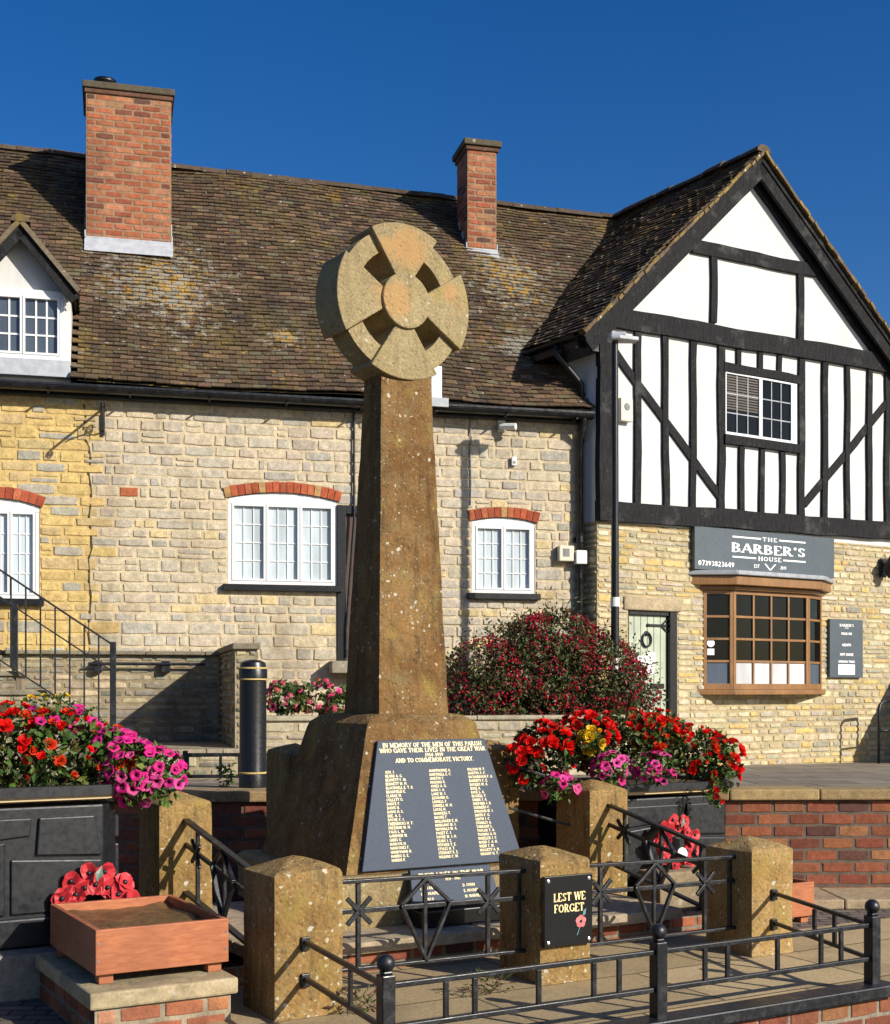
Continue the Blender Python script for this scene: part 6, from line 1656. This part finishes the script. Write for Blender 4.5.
mb.build('coping',M['coping'],t,bevel=.012)
mb=MB(); mb.box(ub0,ub1-.05,BD_+.262,-.03,.5,zt_bed-.06); o=mb.build('bed_soil',M['soil']); o.location=A.world(0,0); o.rotation_euler=(0,0,A.th); tag(o,kind='structure')
# geraniums in the bed
base=A.world(A.uv(305,705,-1.7)[0],-1.7,zt_bed-.06)
def bl2(px,py,d,rx,ry,rz): p=W_(A,px,py,d)-base; return (p.x,p.y,p.z,rx,ry,rz)
flower_plant('geranium_plant','pink and salmon geraniums in the bed behind the bollard',[bl2(285,697,-1.7,.17,.2,.15),bl2(318,697,-1.7,.19,.2,.15),bl2(335,700,-1.75,.10,.15,.14)],[(4,'pink'),(2,'salmon'),(1,'petuniapale')],46,520,21,tuple(base),'flowering plants in the stone bed',[(3,(.07,.12,.03)),(2,(.11,.16,.045)),(1,(.05,.08,.02))],.075,.055,(.9,1.4),minz=-.9)
# the fuchsia bush
base=A.world(A.uv(550,700,-1.15)[0],-1.15,zt_bed-.06)
t=thing('fuchsia_bush','big dark green bush covered in small red flowers beside the cross','bush',tuple(base),0)
bb=[bl2(540,668,-1.15,.60,.55,.55),bl2(590,680,-1.2,.55,.55,.50),bl2(490,680,-1.2,.50,.5,.45),bl2(555,645,-1.1,.50,.45,.36),bl2(625,695,-1.45,.34,.4,.36),bl2(515,705,-1.3,.6,.45,.3),bl2(590,712,-1.35,.6,.45,.28),bl2(462,700,-1.3,.25,.3,.3)]
mb=MB(); foliage(mb,bb,20000,.058,.026,[(4,(.055,.085,.025)),(3,(.08,.105,.03)),(3,(.12,.060,.030)),(1.5,(.14,.14,.045)),(1.5,(.085,.035,.025))],31,-.05,.5,0,.2); 
rnd=random.Random(32)
for _ in range(420):   # sprays that break the outline
    p,o,c=blobs_surface(bb,rnd)
    if p.z<0: continue
    d=(o+Vector((0,0,.6))+rdir(rnd)*.4).normalized(); L=rnd.uniform(.08,.34)
    for k in range(6): q=p+d*L*k/5; leaf(mb,q,(d*.5+rdir(rnd)).normalized(),rdir(rnd),rnd.uniform(.035,.06),.022,jit((.06,.085,.025),rnd,.3))
mb.build('foliage',M['leaf'],t)
mb=MB()
for k in range(26):
    bq=bb[k%len(bb)]; d=rdir(rnd); e=Vector((bq[0]+d.x*bq[3]*.7,bq[1]+d.y*bq[4]*.7,bq[2]+abs(d.z)*bq[5]*.6)); s=Vector((rnd.uniform(-.25,.25),rnd.uniform(-.15,.15),0)); mb.tube([s,s*.6+e*.5+Vector((0,0,.08)),e],[.016,.011,.005],6)
mb.build('branches',M['twig'],t)
mb=MB(); n=0
while n<3600:
    p,o,c=blobs_surface(bb,rnd)
    if p.z<-.02: continue
    if noise.noise(p*4+Vector((3,1,2)))<-.12: continue
    if any((((p.x-b[0])/b[3])**2+((p.y-b[1])/b[4])**2+((p.z-b[2])/b[5])**2)<.72 for b in bb): continue
    n+=1; p=p+o*rnd.uniform(.0,.06); s=rnd.uniform(.45,1.0); c=jit(choose([(5,(.42,.012,.028)),(2,(.55,.03,.07)),(1.2,(.26,.012,.04))],rnd),rnd,.2)
    b=len(mb.v); r=.011*s; L=.042*s; ax=(Vector((0,0,-1))+rdir(rnd)*.5).normalized(); x=ax.orthogonal().normalized(); y=ax.cross(x)
    mb.v.append(tuple(p)); 
    for k in range(5): a=2*math.pi*k/5; mb.v.append(tuple(p+ax*L*.55+(x*math.cos(a)+y*math.sin(a))*r*1.5))
    mb.v.append(tuple(p+ax*L))
    for k in range(5): mb.face([b,b+1+k,b+1+(k+1)%5],0,c); mb.face([b+6,b+1+(k+1)%5,b+1+k],0,tuple(q*.75 for q in c))
o=mb.build('blossoms',M['petal'],t); o['kind']='stuff'
# weeds at the platform foot
for i,(px,py,lab) in enumerate(((352,948,'small weed tuft at the foot of the spotted corner pillar'),(480,952,'small weed tuft at the platform edge beside the plaque pillar'))):
    u,z=E.uv(px,py,.0); t=frame_thing('weed_tuft',lab,'weed',E,u,-.0-.02,PZ,group='weeds in the paving joints')
    mb=MB(); foliage(mb,[(0,0,.05,.10,.04,.07),(.1,.0,.04,.09,.03,.05)],120,.045,.012,[(2,(.09,.10,.03)),(1,(.16,.12,.06)),(1,(.12,.05,.03))],80+i,0); mb.build('foliage',M['leaf'],t)
